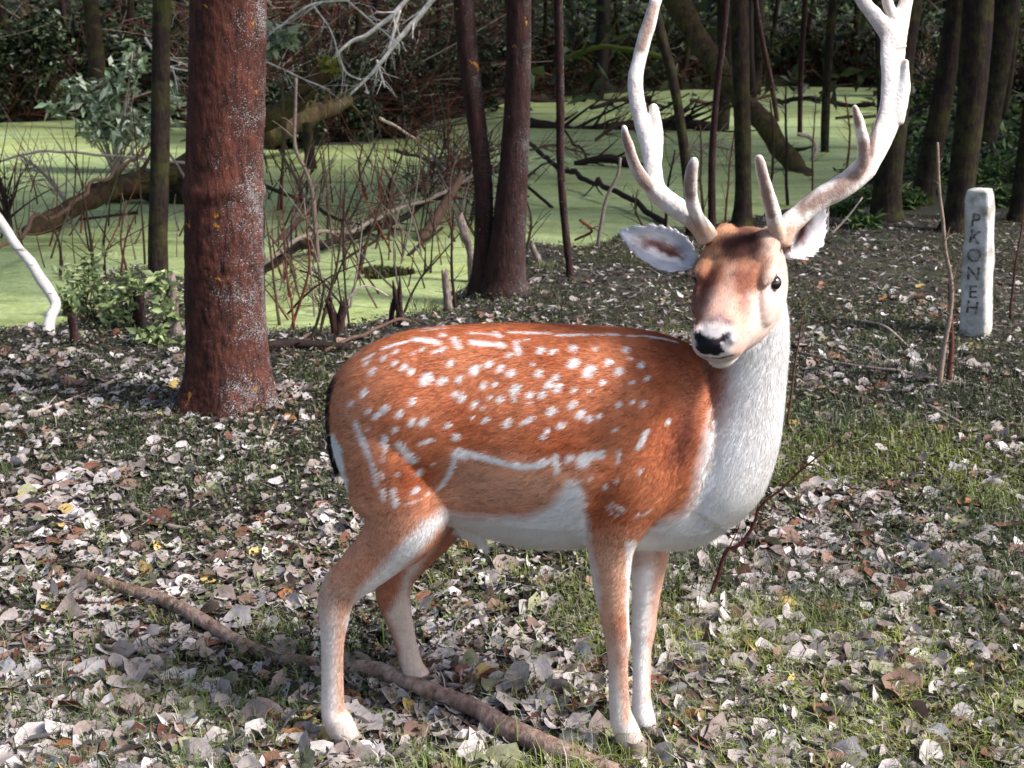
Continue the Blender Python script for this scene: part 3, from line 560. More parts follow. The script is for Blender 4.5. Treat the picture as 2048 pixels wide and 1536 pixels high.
stump(1075, 528, 34, 14, WOOD_GREY, 'small pale root stub right of the paired stems', -.3)
air_stick([(690, 668), (694, 610), (712, 580), (740, 573), (776, 592)], (GG(690, 668)[1],)*2, 5, 3, PLW, 'pale twig arching over the duckweed behind the deer', name='twig', cat='twig')
# ------------------------------------------------------------------ the stone post
def post():
    b = GG(1951, 668); sc = (b[1]*CT+CAMZ*ST)/F; h = 282*sc*1.02; hw = 23*sc; pr = []
    # square section turned so the lettered face looks left of the camera, corners chipped
    rot = math.radians(-38); e1 = np.array((math.cos(rot), math.sin(rot), 0)); e2 = np.array((-e1[1], e1[0], 0)); k = 7
    side = np.linspace(-1, 1, k, endpoint=False); sq = np.concatenate([np.stack([side, -np.ones(k)], 1), np.stack([np.ones(k), side], 1), np.stack([-side, np.ones(k)], 1), np.stack([-np.ones(k), -side], 1)])
    sq *= (1-.055*np.clip(np.abs(sq).min(1, keepdims=True)*1.6-.6, 0, 1)); rg_ = []; zs = np.concatenate([np.linspace(-.2, h*.96, 42), [h*.985, h]])
    for z in zs:
        t = max(z, 0)/h; s = hw*(1.12-.14*t)*(1 if z < h*.94 else (1-.16*(z-h*.94)/(h*.06)))
        rg_.append(np.array([0, 0, z])+s*(sq[:, :1]*e1+sq[:, 1:]*e2))
    V = np.vstack(rg_+[rg_[-1].mean(0)[None]+np.array((0, 0, .012))]); m = 4*k; i = np.arange(len(zs)-1)[:, None]*m; j = np.arange(m)[None]; Q = np.stack([i+j, i+(j+1) % m, i+m+(j+1) % m, i+m+j], -1).reshape(-1, 4)
    j = np.arange(m); T = np.stack([np.full(m, len(zs)*m), (len(zs)-1)*m+j, (len(zs)-1)*m+(j+1) % m], 1)
    V = V+np.stack([fbm(V, 9, 3, q) for q in (1, 2, 3)], 1)*.010+np.stack([fbm(V, 40, 2, q) for q in (4, 5, 6)], 1)*.003
    lean = -.075; V[:, 0] += lean*V[:, 2]
    st = NT('whitewashed_stone'); co = st.coord(); a = st.noise(9, 5, .65, co); f_ = st.noise(60, 4, .7, co)
    c = st.ramp(a, [(.3, tuple(lin(150, 146, 140))), (.6, tuple(lin(206, 204, 202)))]); c = st.mix(st.ramp(st.noise(5, 4, .7, co), [(.50, 0.), (.66, .85)]), c, tuple(lin(122, 120, 96)))
    c = st.mix(st.ramp(f_, [(.62, 0.), (.72, .55)]), c, tuple(lin(96, 90, 84))); st.l(c, st.b.inputs['Base Color']); st.set(Roughness=.9); st.bump(f_, .5, .008)
    root = thing('stone_post', 'upright whitewashed stone post with dark letters on its left face, at right', 'stone post', tuple(b)); root.rotation_euler = (0, 0, 0)
    mb = MB(); mb.add(V, Q, T); link('pillar', mb.build('pillar', st.m), root)
    ink = NT('letter_paint'); ink.l(ink.ramp(ink.noise(40, 3, .7, ink.coord()), [(.44, tuple(lin(62, 56, 54))), (.66, tuple(lin(170, 166, 162)))]), ink.b.inputs['Base Color']); ink.set(Roughness=.9)
    # lettered face looks along -e2
    for ch, t in zip('PKONEH', (.80, .685, .56, .435, .31, .20)):
        cu = bpy.data.curves.new('letter', 'FONT'); cu.body = ch; cu.size = .100; cu.extrude = .002; cu.offset = .0008; cu.align_x = 'CENTER'; cu.align_y = 'CENTER'; cu.materials.append(ink.m)
        co_ = bpy.data.objects.new('letter', cu); COL.objects.link(co_); dg = bpy.context.evaluated_depsgraph_get(); dg.update(); lme = bpy.data.meshes.new_from_object(co_.evaluated_get(dg)); bpy.data.objects.remove(co_)
        o = link('letter', lme, root)
        z = h*t; p = -e2*(hw*(1.12-.14*t)+.0035)+e1*.0+np.array((lean*z, 0, z)); o.location = tuple(p); o.rotation_euler = (math.pi/2, float(R.normal(0, .05)), rot)
post()
# ------------------------------------------------------------------ the deer
def build_deer():
    YM = 2.66                               # the plane of the spine
    comps = []                              # (V, Q, T, tag)
    def add(V, Q, T, tg): comps.append((V, Q, T, tg))
    def loft(rings, tg):
        """rings: list of (k,3) arrays of equal k -> closed mesh"""
        k = len(rings[0]); n = len(rings); V = np.vstack(rings + [rings[0].mean(0)[None], rings[-1].mean(0)[None]])
        i = np.arange(n-1)[:, None]*k; j = np.arange(k)[None]; j2 = (j+1) % k
        Q = np.stack([i+j, i+j2, i+k+j2, i+k+j], -1).reshape(-1, 4); j = np.arange(k); j2 = (j+1) % k; e = n*k
        T = np.vstack([np.stack([np.full(k, e), j2, j], 1), np.stack([np.full(k, e+1), (n-1)*k+j, (n-1)*k+j2], 1)])
        add(V, Q, T, tg)
    # torso: px, y of the back, y of the belly, half thickness (m)
    tor = np.array([(662, 800, 870, .030), (672, 752, 925, .075), (695, 722, 965, .112), (735, 694, 990, .140), (795, 669, 1012, .158),
        (870, 657, 1030, .165), (950, 651, 1056, .168), (1030, 649, 1079, .178), (1110, 651, 1086, .185), (1190, 655, 1083, .185),
        (1270, 660, 1085, .172), (1335, 672, 1090, .155), (1395, 700, 1088, .135), (1445, 760, 1068, .112), (1490, 830, 1025, .085), (1525, 890, 970, .045)], float)
    tt = resample(tor, 60); rings = []
    a = np.linspace(0, 2*math.pi, 48, endpoint=False)
    for px, yt, yb, hy in tt:
        top = P(px, yt, YM); bot = P(px, yb, YM); zc = (top[2]+bot[2])/2; hz = max((top[2]-bot[2])/2, .01)
        ca, sa = np.cos(a), np.sin(a)
        w = 1 - .16*np.clip(sa, 0, 1)**2 - .05*np.clip(-sa, 0, 1)**2     # a narrower spine, a fuller barrel
        yy = YM + hy*np.sign(ca)*np.abs(ca)**.88*w; zz = zc + hz*np.sign(sa)*np.abs(sa)**.95
        rings.append(np.stack([np.full(48, top[0]), yy, zz], 1))
    loft(rings, 'torso')
    # generic limb: rows (px, py, Y, half width in px, half depth in m)
    def limb(rows, tg, n=36, k=20):
        r = resample(np.array(rows, float), n); pts = np.array([P(x, y, Y) for x, y, Y, w, d in r])
        sc = (pts[:, 1]*CT - (pts[:, 2]-CAMZ)*ST)/F
        V, Q, T = tube(pts, r[:, 4], r[:, 3]*sc, k, ref=np.array((0, 1., 0.02))); add(V, Q, T, tg)
    limb([(1395, 985, 2.655, 95, .125), (1432, 940, 2.65, 102, .13), (1455, 875, 2.645, 103, .118), (1473, 805, 2.64, 95, .100),
          (1488, 740, 2.635, 86, .086), (1500, 675, 2.63, 78, .075), (1502, 615, 2.625, 70, .068), (1496, 560, 2.62, 55, .055)], 'neck', 44, 32)
    # shoulder and haunch masses (near and far), then legs
    limb([(1310, 800, 2.585, 55, .05), (1290, 880, 2.555, 85, .065), (1262, 960, 2.535, 88, .068), (1235, 1030, 2.53, 70, .058), (1222, 1090, 2.535, 49, .047), (1222, 1150, 2.54, 39, .040),
          (1226, 1210, 2.545, 32, .034), (1232, 1255, 2.545, 27, .031), (1236, 1285, 2.545, 25, .029), (1236, 1320, 2.545, 20.5, .023), (1237, 1380, 2.545, 20, .021),
          (1241, 1425, 2.545, 22, .024), (1247, 1448, 2.54, 25, .026), (1257, 1472, 2.535, 26, .026), (1266, 1490, 2.53, 24, .024)], 'fl_near', 64, 24)
    limb([(1330, 900, 2.74, 80, .06), (1318, 1000, 2.73, 65, .05), (1302, 1080, 2.70, 45, .043), (1296, 1150, 2.68, 33, .036), (1290, 1215, 2.67, 26, .030), (1287, 1260, 2.66, 24, .029),
          (1284, 1300, 2.65, 19, .023), (1283, 1370, 2.63, 18, .020), (1284, 1410, 2.625, 20, .023), (1287, 1432, 2.62, 22, .025), (1293, 1450, 2.615, 21, .024)], 'fl_far', 56, 24)
    limb([(775, 800, 2.605, 85, .06), (785, 880, 2.58, 104, .078), (795, 955, 2.57, 105, .078), (806, 1020, 2.562, 96, .070), (795, 1065, 2.555, 76, .058), (765, 1100, 2.56, 58, .045), (728, 1135, 2.565, 49, .036),
          (692, 1168, 2.57, 43, .029), (672, 1200, 2.575, 37, .026), (668, 1240, 2.575, 30, .025), (665, 1290, 2.575, 23.5, .021), (665, 1360, 2.575, 22.5, .020), (666, 1415, 2.575, 24, .023), (674, 1440, 2.57, 29, .026),
          (688, 1466, 2.565, 28, .026), (698, 1482, 2.56, 24, .024)], 'hl_near', 72, 24)
    limb([(850, 900, 2.74, 90, .065), (868, 990, 2.76, 80, .06), (858, 1050, 2.77, 64, .05), (828, 1100, 2.78, 48, .038), (796, 1145, 2.79, 40, .030), (786, 1185, 2.80, 36, .027), (794, 1225, 2.80, 29, .025),
          (808, 1275, 2.81, 23, .021), (822, 1325, 2.815, 22, .021), (833, 1348, 2.82, 24, .024), (846, 1360, 2.815, 22, .023)], 'hl_far', 60, 24)
    # tail, hanging on the rump
    limb([(678, 752, 2.66, 10, .035), (666, 790, 2.655, 12, .035), (662, 850, 2.65, 10, .030), (667, 910, 2.645, 8, .024), (675, 945, 2.64, 5, .012)], 'tail', 24, 14)
    # penis sheath under the belly
    limb([(925, 1045, 2.655, 26, .03), (948, 1066, 2.655, 17, .018), (968, 1088, 2.655, 8, .009), (974, 1098, 2.655, 4, .006)], 'sheath', 14, 12)
    # ---- head: local frame f (to the nose), u (out of the forehead), s (to the right of the picture)
    ps, pp = math.radians(25), math.radians(33)
    f = np.array((-math.sin(ps)*math.cos(pp), -math.cos(ps)*math.cos(pp), -math.sin(pp)))
    u = np.array((-math.sin(ps)*math.sin(pp), -math.cos(ps)*math.sin(pp), math.cos(pp)))
    s = np.cross(f, u); s = s if s[0] > 0 else -s
    HL = .300
    nose = P(1424, 690, 2.37); O = nose - f*HL
    def H(t, sx, ux): return O + f*t + s*sx + u*ux
    hs = np.array([(-.050, .042, -.005, .090), (-.022, .066, .028, .130), (.015, .083, .044, .152), (.055, .092, .049, .168), (.10, .092, .043, .172), (.135, .083, .036, .166),
        (.17, .072, .032, .148), (.205, .063, .031, .124), (.24, .056, .029, .098), (.268, .053, .025, .078), (.288, .047, .016, .062), (.302, .035, .004, .047), (.308, .020, -.006, .033)], float)
    hh = resample(hs, 48); rings = []
    for t, w, up, dn in hh:
        ca, sa = np.cos(a), np.sin(a); zc = (up-dn)/2; hz = (up+dn)/2
        # wedge section: wide at the brow, narrow at the jaw
        wd = w*(1 - .20*np.clip(-sa, 0, 1)**2) * (1 - .10*np.clip(sa, 0, 1)**2)
        xs = wd*np.sign(ca)*np.abs(ca)**.85; us = zc + hz*np.sign(sa)*np.abs(sa)**.9
        rings.append(O + f*t + xs[:, None]*s + us[:, None]*u)
    loft(rings, 'head')
    def ball(c, ax, tg, k=16, n=12):
        """ellipsoid at c with axes rows of ax (3,3)"""
        th = np.linspace(.15, math.pi-.15, n); rg = []
        ph = np.linspace(0, 2*math.pi, k, endpoint=False)
        for q in th:
            d = np.stack([np.sin(q)*np.cos(ph), np.sin(q)*np.sin(ph), np.full(k, np.cos(q))], 1); rg.append(c + d@ax)
        loft(rg, tg)
    def hb(t, sx, ux, rf, rs, ru, tg='head'):
        ball(H(t, sx, ux), np.array([f*rf, s*rs, u*ru]), tg)
    for sg in (-1, 1):
        hb(.085, sg*.067, .013, .055, .020, .022); hb(.108, sg*.081, .021, .020, .008, .007)          # brow
        hb(.120, sg*.070, -.040, .065, .021, .050)         # cheekbone
        hb(.040, sg*.044, .030, .050, .034, .026)        # swelling that carries the antler
        hb(.010, sg*.048, .020, .036, .028, .028)
        hb(.277, sg*.034, .004, .020, .015, .015)        # nostril wing
        hb(.258, sg*.028, -.038, .034, .025, .026)         # lips
    hb(.240, 0, -.078, .050, .036, .022)                   # chin
    hb(.288, 0, -.006, .020, .026, .018)
    # ears
    def ear(base, tip, width, nrm, tg, cup=.30):
        base = np.array(base); tip = np.array(tip); ax = tip-base; L = np.linalg.norm(ax); ax /= L
        nrm = np.array(nrm, float); nrm -= ax*nrm.dot(ax); nrm /= np.linalg.norm(nrm); sd_ = np.cross(ax, nrm)
        prof = resample(np.array([(0, .30), (.10, .62), (.25, .92), (.42, 1.0), (.6, .90), (.78, .62), (.92, .30), (1.0, .06)]), 26)
        m = 17; rg = []
        for t, w in prof:
            w = w*width/2; v = np.linspace(-1, 1, m); th = .0055*(1-.35*t)*np.sqrt(np.clip(1-np.abs(v)**6, .02, 1))
            depth = cup*width*(v**2)*(1-.5*t)                # cupped towards nrm at the rims
            c = base + ax*(L*t) + (v*w*(1-.10*v**2))[:, None]*sd_ + (depth - .25*cup*width)[:, None]*nrm
            front = c + nrm*th[:, None]; back = c - nrm*th[:, None]
            rg.append(np.vstack([front, back[::-1]]))
        loft(rg, tg)
        return base, ax, L, sd_, nrm
    earL = ear(P(1392, 528, 2.60), P(1240, 462, 2.64), .112, (0.22, -1, .35), 'ear_l', .26)
    earR = ear(P(1580, 515, 2.60), P(1645, 392, 2.68), .112, (.52, -1, .1), 'ear_r', .40)
    # ---- weld everything into one skin
    mb = MB(); tags = []; names = []
    for V, Q, T, tg in comps:
        mb.add(V, Q, T)
        if tg not in names: names.append(tg)
        tags += [names.index(tg)]*len(V)
    raw = mb.build('raw', None); ro = bpy.data.objects.new('raw', raw); COL.objects.link(ro)
    md = ro.modifiers.new('r', 'REMESH'); md.mode = 'VOXEL'; md.voxel_size = .0041
    sm = ro.modifiers.new('s', 'SMOOTH'); sm.factor = .5; sm.iterations = 9
    dg = bpy.context.evaluated_depsgraph_get(); dg.update()
    me = bpy.data.meshes.new_from_object(ro.evaluated_get(dg)); bpy.data.objects.remove(ro); bpy.data.meshes.remove(raw); me.name = 'body'
    n = len(me.vertices); V = np.zeros(n*3, np.float32); me.vertices.foreach_get('co', V); V = V.reshape(-1, 3).astype(float)
    srcV = np.vstack([c[0] for c in comps]); tags = np.array(tags)
    kd = KDTree(len(srcV))
    for i, p in enumerate(srcV): kd.insert(p, i)
    kd.balance(); vt = np.fromiter((tags[kd.find(p)[1]] for p in V), int, n)
    def is_(nm): return vt == names.index(nm)
    # sculpt small forms after welding: nostrils, mouth, muscle
    head = is_('head') | is_('ear_l') | is_('ear_r')
    loc = (V-O); ht, hsx, hu = loc@f, loc@s, loc@u
    def dent(c, r, depth, dirv):
        d = np.linalg.norm((V-c), axis=1); w = np.exp(-(d/r)**2)*(d < 3*r); V[:] += (w*depth)[:, None]*dirv
    for sg in (-1, 1):
        dent(H(.290, sg*.030, .006), .0065, .010, -f*.7 - u*.2 - s*sg*.5)
        dent(H(.112, sg*.094, .002), .016, .007, -s*sg)         # eye socket
        dent(H(.145, sg*.082, -.004), .012, .0035, -s*sg)      # the gland in front of the eye
    # muscle relief of shoulder, ribs, flank hollow (near side and far side alike)
    for side, yn in ((-1, 2.50), (1, 2.82)):
        for (px, py, r, dp) in [(1340, 800, .05, -.010), (1195, 900, .04, -.006), (905, 990, .055, -.014), (880, 760, .06, -.006), (1200, 990, .03, -.005), (1265, 860, .06, .006), (790, 800, .06, .006), (1050, 950, .12, .006)]:
            dent(P(px, py, yn), r, dp, np.array((0, side, 0)))
    # neck/shoulder crease
    me.vertices.foreach_set('co', V.astype(np.float32).ravel()); me.update()
    nrm = np.zeros(n*3, np.float32); me.vertices.foreach_get('normal', nrm); nrm = nrm.reshape(-1, 3).astype(float)
    # ---- coat colours, markings and neck shade, painted on the hide (coordinates run along the flank, mirrored on the far side)
    q3 = V.copy(); mir = (V[:, 1] > YM) & (is_('torso') | is_('tail') | is_('fl_near') | is_('hl_near')); q3[mir, 1] = 2*YM - V[mir, 1]
    q = proj(q3)
    qn = q + np.stack([fbm(V, 60, 3, 3), fbm(V, 60, 3, 9)], 1)*5
    def poly(pts, feather=8, qq=None):
        qq = qn if qq is None else qq; p = np.array(pts, float); x, y = qq[:, 0], qq[:, 1]
        ins = np.zeros(len(qq), bool); dd = np.full(len(qq), 1e9)
        for i in range(len(p)):
            a0, b0 = p[i-1], p[i]
            c = ((a0[1] > y) != (b0[1] > y)); xi = (b0[0]-a0[0])*(y-a0[1])/((b0[1]-a0[1])+1e-9)+a0[0]; ins ^= (c & (x < xi))
            ab = b0-a0; t = np.clip(((qq-a0)@ab)/(ab@ab+1e-9), 0, 1); dd = np.minimum(dd, np.linalg.norm(qq-a0-t[:, None]*ab, axis=1))
        sdv = np.where(ins, dd, -dd); return np.clip(.5+sdv/(2*feather), 0, 1)
    C = np.zeros((n, 3))
    nz = fbm(V, 9, 4, 5)[:, None]; nf = fbm(V*np.array((1, 1, 2.5)), 70, 3, 21)[:, None]
    rust = lin(182, 98, 62); rust2 = lin(206, 130, 92); dark = lin(112, 50, 32); tan = lin(190, 128, 96); white = lin(243, 239, 237); pale = lin(214, 186, 166)
    C[:] = rust; C += (rust2-rust)*np.clip(.5+nz*1.3, 0, 1)
    def lay(w, c): C[:] = C + (np.asarray(c)-C)*np.clip(w, 0, 1)[:, None]
    body = ~head
    T_ = (is_('torso') | is_('neck') | is_('fl_near') | is_('hl_near') | is_('tail') | is_('sheath')).astype(float)
    back = np.clip((720-q[:, 1])/60, 0, 1)*(q[:, 0] < 1400)
    lay(back*.45*T_, lin(196, 104, 58))
    lay(poly([(1290, 660), (1400, 690), (1420, 760), (1400, 900), (1350, 960), (1330, 880), (1370, 800), (1330, 720)], 26)*.60*T_, lin(120, 66, 52))  # darker fur and shade where neck meets shoulder, painted together
    lay(poly([(1400, 760), (1372, 800), (1345, 900), (1335, 930), (1372, 925), (1392, 870)], 16)*.75*T_, lin(84, 46, 38))  # dark crease shade painted into the coat over it
    lay(poly([(910, 915), (1180, 935), (1160, 1010), (1050, 1030), (900, 1030), (872, 990)], 30)*1.0*T_, lin(220, 162, 130))       # lower flank paler
    lay(poly([(670, 790), (730, 800), (790, 1000), (780, 1060), (700, 1040), (668, 930)], 24)*.7*T_, lin(210, 146, 112))
    # legs
    lay(poly([(690, 1010), (900, 1010), (860, 1090), (700, 1240), (600, 1250), (600, 1100)], 34)*is_('hl_near'), lin(206, 146, 116))
    lay(poly([(700, 1150), (720, 1300), (600, 1300), (600, 1190)], 18)*is_('hl_near'), lin(198, 156, 132))
    lay(poly([(600, 1225), (750, 1225), (750, 1520), (600, 1520)], 50)*is_('hl_near'), lin(232, 220, 212))
    lay(poly([(676, 1180), (705, 1200), (700, 1430), (674, 1430), (672, 1300)], 7)*.75*is_('hl_near'), lin(196, 142, 112))
    lay(poly([(905, 1030), (862, 1075), (800, 1150), (735, 1215), (700, 1262), (690, 1245), (720, 1180), (790, 1100), (850, 1040), (890, 1018)], 10)*is_('hl_near'), white)
    lay(poly([(600, 1110), (662, 1120), (655, 1180), (600, 1190)], 8)*is_('hl_near')*.8, pale)
    hf = is_('hl_far')
    lay(poly([(700, 900), (1000, 900), (1000, 1500), (700, 1500)], 4)*hf, lin(176, 116, 92))
    lay(poly([(905, 1040), (852, 1115), (822, 1160), (822, 1200), (875, 1350), (900, 1500), (790, 1500), (800, 1300), (775, 1230), (800, 1180), (815, 1120), (870, 1060)], 9)*hf*.9, lin(222, 208, 198))
    lay(poly([(832, 1230), (860, 1330), (880, 1390), (862, 1390), (838, 1300)], 6)*hf*.5, lin(192, 130, 104))
    fn = is_('fl_near')
    lay(poly([(1150, 1080), (1300, 1080), (1290, 1330), (1150, 1330)], 44)*fn*1.0, lin(222, 172, 144))
    lay(poly([(1150, 1310), (1300, 1310), (1330, 1540), (1150, 1540)], 70)*fn, lin(232, 220, 212))
    lay(poly([(1232, 1300), (1256, 1310), (1262, 1440), (1246, 1450), (1240, 1380)], 6)*fn*.75, lin(200, 146, 118))
    lay(poly([(1225, 1225), (1262, 1225), (1262, 1290), (1225, 1290)], 12)*fn*.6, lin(160, 84, 54))
    lay(poly([(1252, 1080), (1275, 1080), (1268, 1250), (1258, 1300), (1252, 1250)], 4)*fn*.9, white)
    lay(poly([(1140, 960), (1166, 975), (1180, 1090), (1200, 1190), (1190, 1240), (1140, 1200)], 9)*(fn | is_('torso')), white)
    ff = is_('fl_far')
    lay(poly([(1200, 1060), (1400, 1060), (1400, 1500), (1200, 1500)], 10)*ff, white)
    lay(poly([(1312, 1100), (1350, 1100), (1310, 1300), (1306, 1400), (1294, 1400), (1294, 1280)], 7)*ff*.8, lin(206, 150, 118))
    lay(poly([(1260, 1095), (1330, 1095), (1325, 1130), (1262, 1140)], 12)*ff*.6, lin(180, 130, 100))
    # belly and chest
    lay(poly([(870, 1020), (912, 1026), (960, 1034), (1050, 1034), (1100, 1014), (1140, 966), (1160, 966), (1172, 1040), (1180, 1120), (1000, 1140), (900, 1090)], 11)*(is_('torso') | is_('sheath')), white)
    lay(poly([(700, 1010), (880, 1020), (900, 1150), (700, 1150)], 8)*is_('torso')*.8, white)
    tn = is_('torso') | is_('neck')
    lay(poly([(1452, 500), (1450, 760), (1436, 800), (1418, 860), (1402, 920), (1392, 980), (1376, 1022), (1310, 1046), (1262, 1066), (1240, 1100), (1260, 1140), (1500, 1200), (1700, 1000), (1700, 500)], 14)*tn, white)
    lay(poly([(1375, 700), (1455, 700), (1462, 790), (1440, 850), (1412, 930), (1390, 900), (1395, 800)], 26)*is_('neck')*.85, lin(158, 112, 94))  # brown neck fur and the shade of its left side, painted together
    lay(poly([(1395, 730), (1440, 730), (1420, 820), (1390, 900), (1372, 890)], 10)*is_('neck')*.5, lin(134, 80, 64))  # deeper part of the painted neck shade
    lay(((q[:, 1] < 745) & (q[:, 0] < 1445)).astype(float)*is_('neck')*.45, lin(150, 90, 66))
    # tail and rump edge
    lay(poly([(640, 1440), (720, 1440), (740, 1530), (640, 1530)], 10)*is_('hl_near')*.35, lin(190, 168, 150)); lay(poly([(1210, 1465), (1300, 1465), (1310, 1530), (1210, 1530)], 10)*is_('fl_near')*.35, lin(190, 168, 150))
    lay(np.ones(n)*is_('tail'), lin(34, 28, 32))
    lay(poly([(630, 740), (652, 745), (646, 800), (640, 860), (620, 860)], 5)*is_('tail'), white)
    lay(poly([(640, 870), (670, 865), (684, 900), (700, 985), (680, 990), (664, 940)], 4)*(is_('torso') | is_('hl_near')), white)
    # hooves stay pale fur down to the coronet
    # ---- head
    hd = head.astype(float)
    lay(hd, lin(206, 158, 132))
    lay(np.clip((np.abs(hsx)-.045)/.03, 0, 1)*hd*is_('head'), lin(216, 190, 174))
    HP = lambda pts, fe, w, c: lay(poly(pts, fe)*hd*is_('head')*w, c)
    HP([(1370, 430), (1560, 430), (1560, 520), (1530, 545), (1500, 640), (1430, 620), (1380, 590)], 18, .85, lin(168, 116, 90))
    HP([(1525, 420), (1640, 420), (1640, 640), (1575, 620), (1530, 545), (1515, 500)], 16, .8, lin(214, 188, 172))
    HP([(1385, 500), (1400, 560), (1420, 560), (1425, 500), (1405, 480)], 6, .5, lin(170, 104, 70))
    HP([(1395, 520), (1400, 470), (1450, 450), (1478, 470), (1440, 520), (1440, 545), (1400, 560)], 12, .6, lin(214, 160, 122))
    HP([(1380, 500), (1425, 490), (1420, 560), (1385, 580)], 8, .5, lin(206, 150, 112))
    HP([(1436, 482), (1478, 460), (1512, 464), (1530, 496), (1510, 524), (1460, 528), (1430, 516)], 11, .95, lin(52, 28, 28))
    HP([(1400, 540), (1445, 530), (1436, 570), (1425, 610), (1408, 630), (1396, 610), (1392, 570)], 10, .85, lin(104, 50, 38))
    HP([(1462, 545), (1510, 535), (1515, 560), (1500, 605), (1486, 630), (1470, 590)], 11, .75, lin(118, 66, 54))
    HP([(1448, 530), (1470, 530), (1464, 600), (1446, 600)], 8, .4, lin(200, 170, 158))
    HP([(1515, 520), (1545, 520), (1536, 560), (1505, 610), (1500, 560)], 9, .6, lin(160, 104, 76))
    HP([(1405, 640), (1418, 590), (1440, 575), (1478, 600), (1490, 640), (1500, 700), (1470, 690), (1450, 640), (1420, 640)], 14, .75, lin(214, 178, 162))
    HP([(1500, 590), (1600, 590), (1600, 690), (1500, 760), (1480, 720), (1496, 670)], 14, .8, lin(228, 208, 198))
    HP([(1520, 600), (1560, 610), (1550, 640), (1515, 630)], 10, .35, lin(190, 140, 126))
    HP([(1404, 658), (1410, 634), (1440, 628), (1462, 642), (1466, 668), (1440, 652), (1418, 652)], 5, .75, lin(150, 130, 132))
    HP([(1378, 668), (1400, 650), (1440, 650), (1462, 658), (1476, 680), (1468, 708), (1440, 722), (1395, 715), (1378, 690)], 6, .9, lin(226, 218, 214))
    HP([(1380, 712), (1440, 718), (1490, 708), (1600, 660), (1580, 780), (1400, 780)], 5, .9, lin(230, 224, 216))
    HP([(1472, 668), (1500, 658), (1510, 690), (1490, 712), (1474, 700)], 8, .5, lin(190, 165, 158))
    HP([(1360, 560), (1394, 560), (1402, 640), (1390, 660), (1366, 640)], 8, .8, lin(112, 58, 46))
    # ears
    for nm, (b_, ax, L, sd_, nr), wd in (('ear_l', earL, .112), ('ear_r', earR, .112)):
        m = is_(nm).astype(float); r = V-b_; t = r@ax/L; v = r@sd_/(wd/2); front = ((nrm@nr) > 0.05).astype(float)
        lay(m, lin(172, 112, 84)); lay(m*front, lin(216, 212, 216))
        vv = v + fbm(V, 45, 2, 4)*.22
        lay(m*front*np.exp(-((vv-.12+.2*t)/.26)**2)*np.clip((t-.1)*6, 0, 1)*np.clip((.85-t)*4, 0, 1)*1.0, lin(104, 58, 52))
        lay(m*front*np.exp(-((vv)/.16)**2)*np.clip((t-.05)*6, 0, 1)*np.clip((.62-t)*5, 0, 1)*.85, lin(58, 30, 30))
        lay(m*np.clip((np.abs(v)-.75)*5, 0, 1)*.9, lin(236, 234, 240)); lay(m*np.clip((t-.82)*8, 0, 1)*.8, lin(236, 234, 240))
    C *= 1 + nf*.16 + nz*.10
    # ---- markings brushed on where they lie
    bvh = BVHTree.FromPolygons([tuple(v) for v in V], [tuple(p.vertices) for p in me.polygons])
    kv = KDTree(n)
    for i, p in enumerate(V): kv.insert(p, i)
    kv.balance(); o0 = Vector((0, 0, CAMZ))
    def hit(px, py):
        d = Vector(ray(px, py)).normalized(); h = bvh.ray_cast(o0, d)
        return None if h[0] is None else np.array(h[0])
    def stroke(pts, r, c, w=1.0, mirror=True, ry=None, only=None):
        p = np.array(pts, float)
        if len(p) == 1: p = np.vstack([p, p+.01])
        L = np.linalg.norm(np.diff(p, axis=0), axis=1).sum(); m = max(2, int(L/5)+1); p = resample(p, m) if len(p) > 2 else p[0]+(p[-1]-p[0])*np.linspace(0, 1, m)[:, None]
        hs_ = [h for h in (hit(*x) for x in p) if h is not None]
        rm = r*1.19e-3; acc = {}
        for sgn in ((0, 1) if mirror else (0,)):
            for h in hs_:
                h = h.copy()
                if sgn: h[1] = 2*YM-h[1]
                for co, i, d in kv.find_range(h, rm*1.7+.002):
                    jn = 1+.45*vn1[i]; g = min(1, max(0, 1.6-(d/(rm*jn))**2*1.1)) if d < rm*1.7 else 0
                    if g > acc.get(i, 0): acc[i] = g
        for i, g in acc.items():
            if only is None or only[i]: C[i] += (c-C[i])*min(1, g*w)
    vn1 = fbm(V, 110, 2, 77)
    wh = lin(244, 236, 232)
    Z = lambda x, y: (600+x*.390625, 600+y*.390625)
    spots = """780 325 20|655 405 32|735 415 22|825 400 18|905 350 26|975 325 18|1035 350 20|1090 375 20|945 435 18|1005 430 13|805 475 16|840 495 20|905 530 18|945 550 10|985 495 13|1035 505 20|1115 460 26|1110 505 13|1185 490 20|1250 485 18|1230 375 20|1240 260 22|1305 265 18|1410 250 20|1525 250 13|1680 255 18|1410 325 26|1590 320 18|1755 330 16|1490 365 34|1645 365 22|1325 395 18|1285 435 20|1330 455 22|1410 465 14|1560 420 18|1495 465 10|1710 420 12|1785 400 14|1405 535 20|1300 570 22|1185 530 10|1445 580 22|1490 605 18|1540 590 13|1640 535 13|1710 520 12|1765 530 15|1345 640 20|1070 630 22|960 615 15|890 600 10|1625 660 12|1890 620 14|1750 870 13|335 475 22|585 515 18|270 530 14|355 565 14|400 590 20|440 555 22|515 580 18|580 620 20|640 620 24|495 660 16|765 645 17|810 700 17|360 655 9|620 880 18|510 890 10|600 970 22|660 990 8|690 840 8|1320 830 22|1385 810 20|1460 820 38|1490 800 30|1550 790 24|1490 915 11|1570 955 14|1630 925 12|1630 1100 8|350 320 16|380 360 20|495 320 14|540 340 18|575 365 17|640 250 15|740 250 17|700 265 12|1080 280 14|1170 205 10|740 180 14|440 295 18|500 262 13|590 270 10|1200 330 10|1700 300 8"""
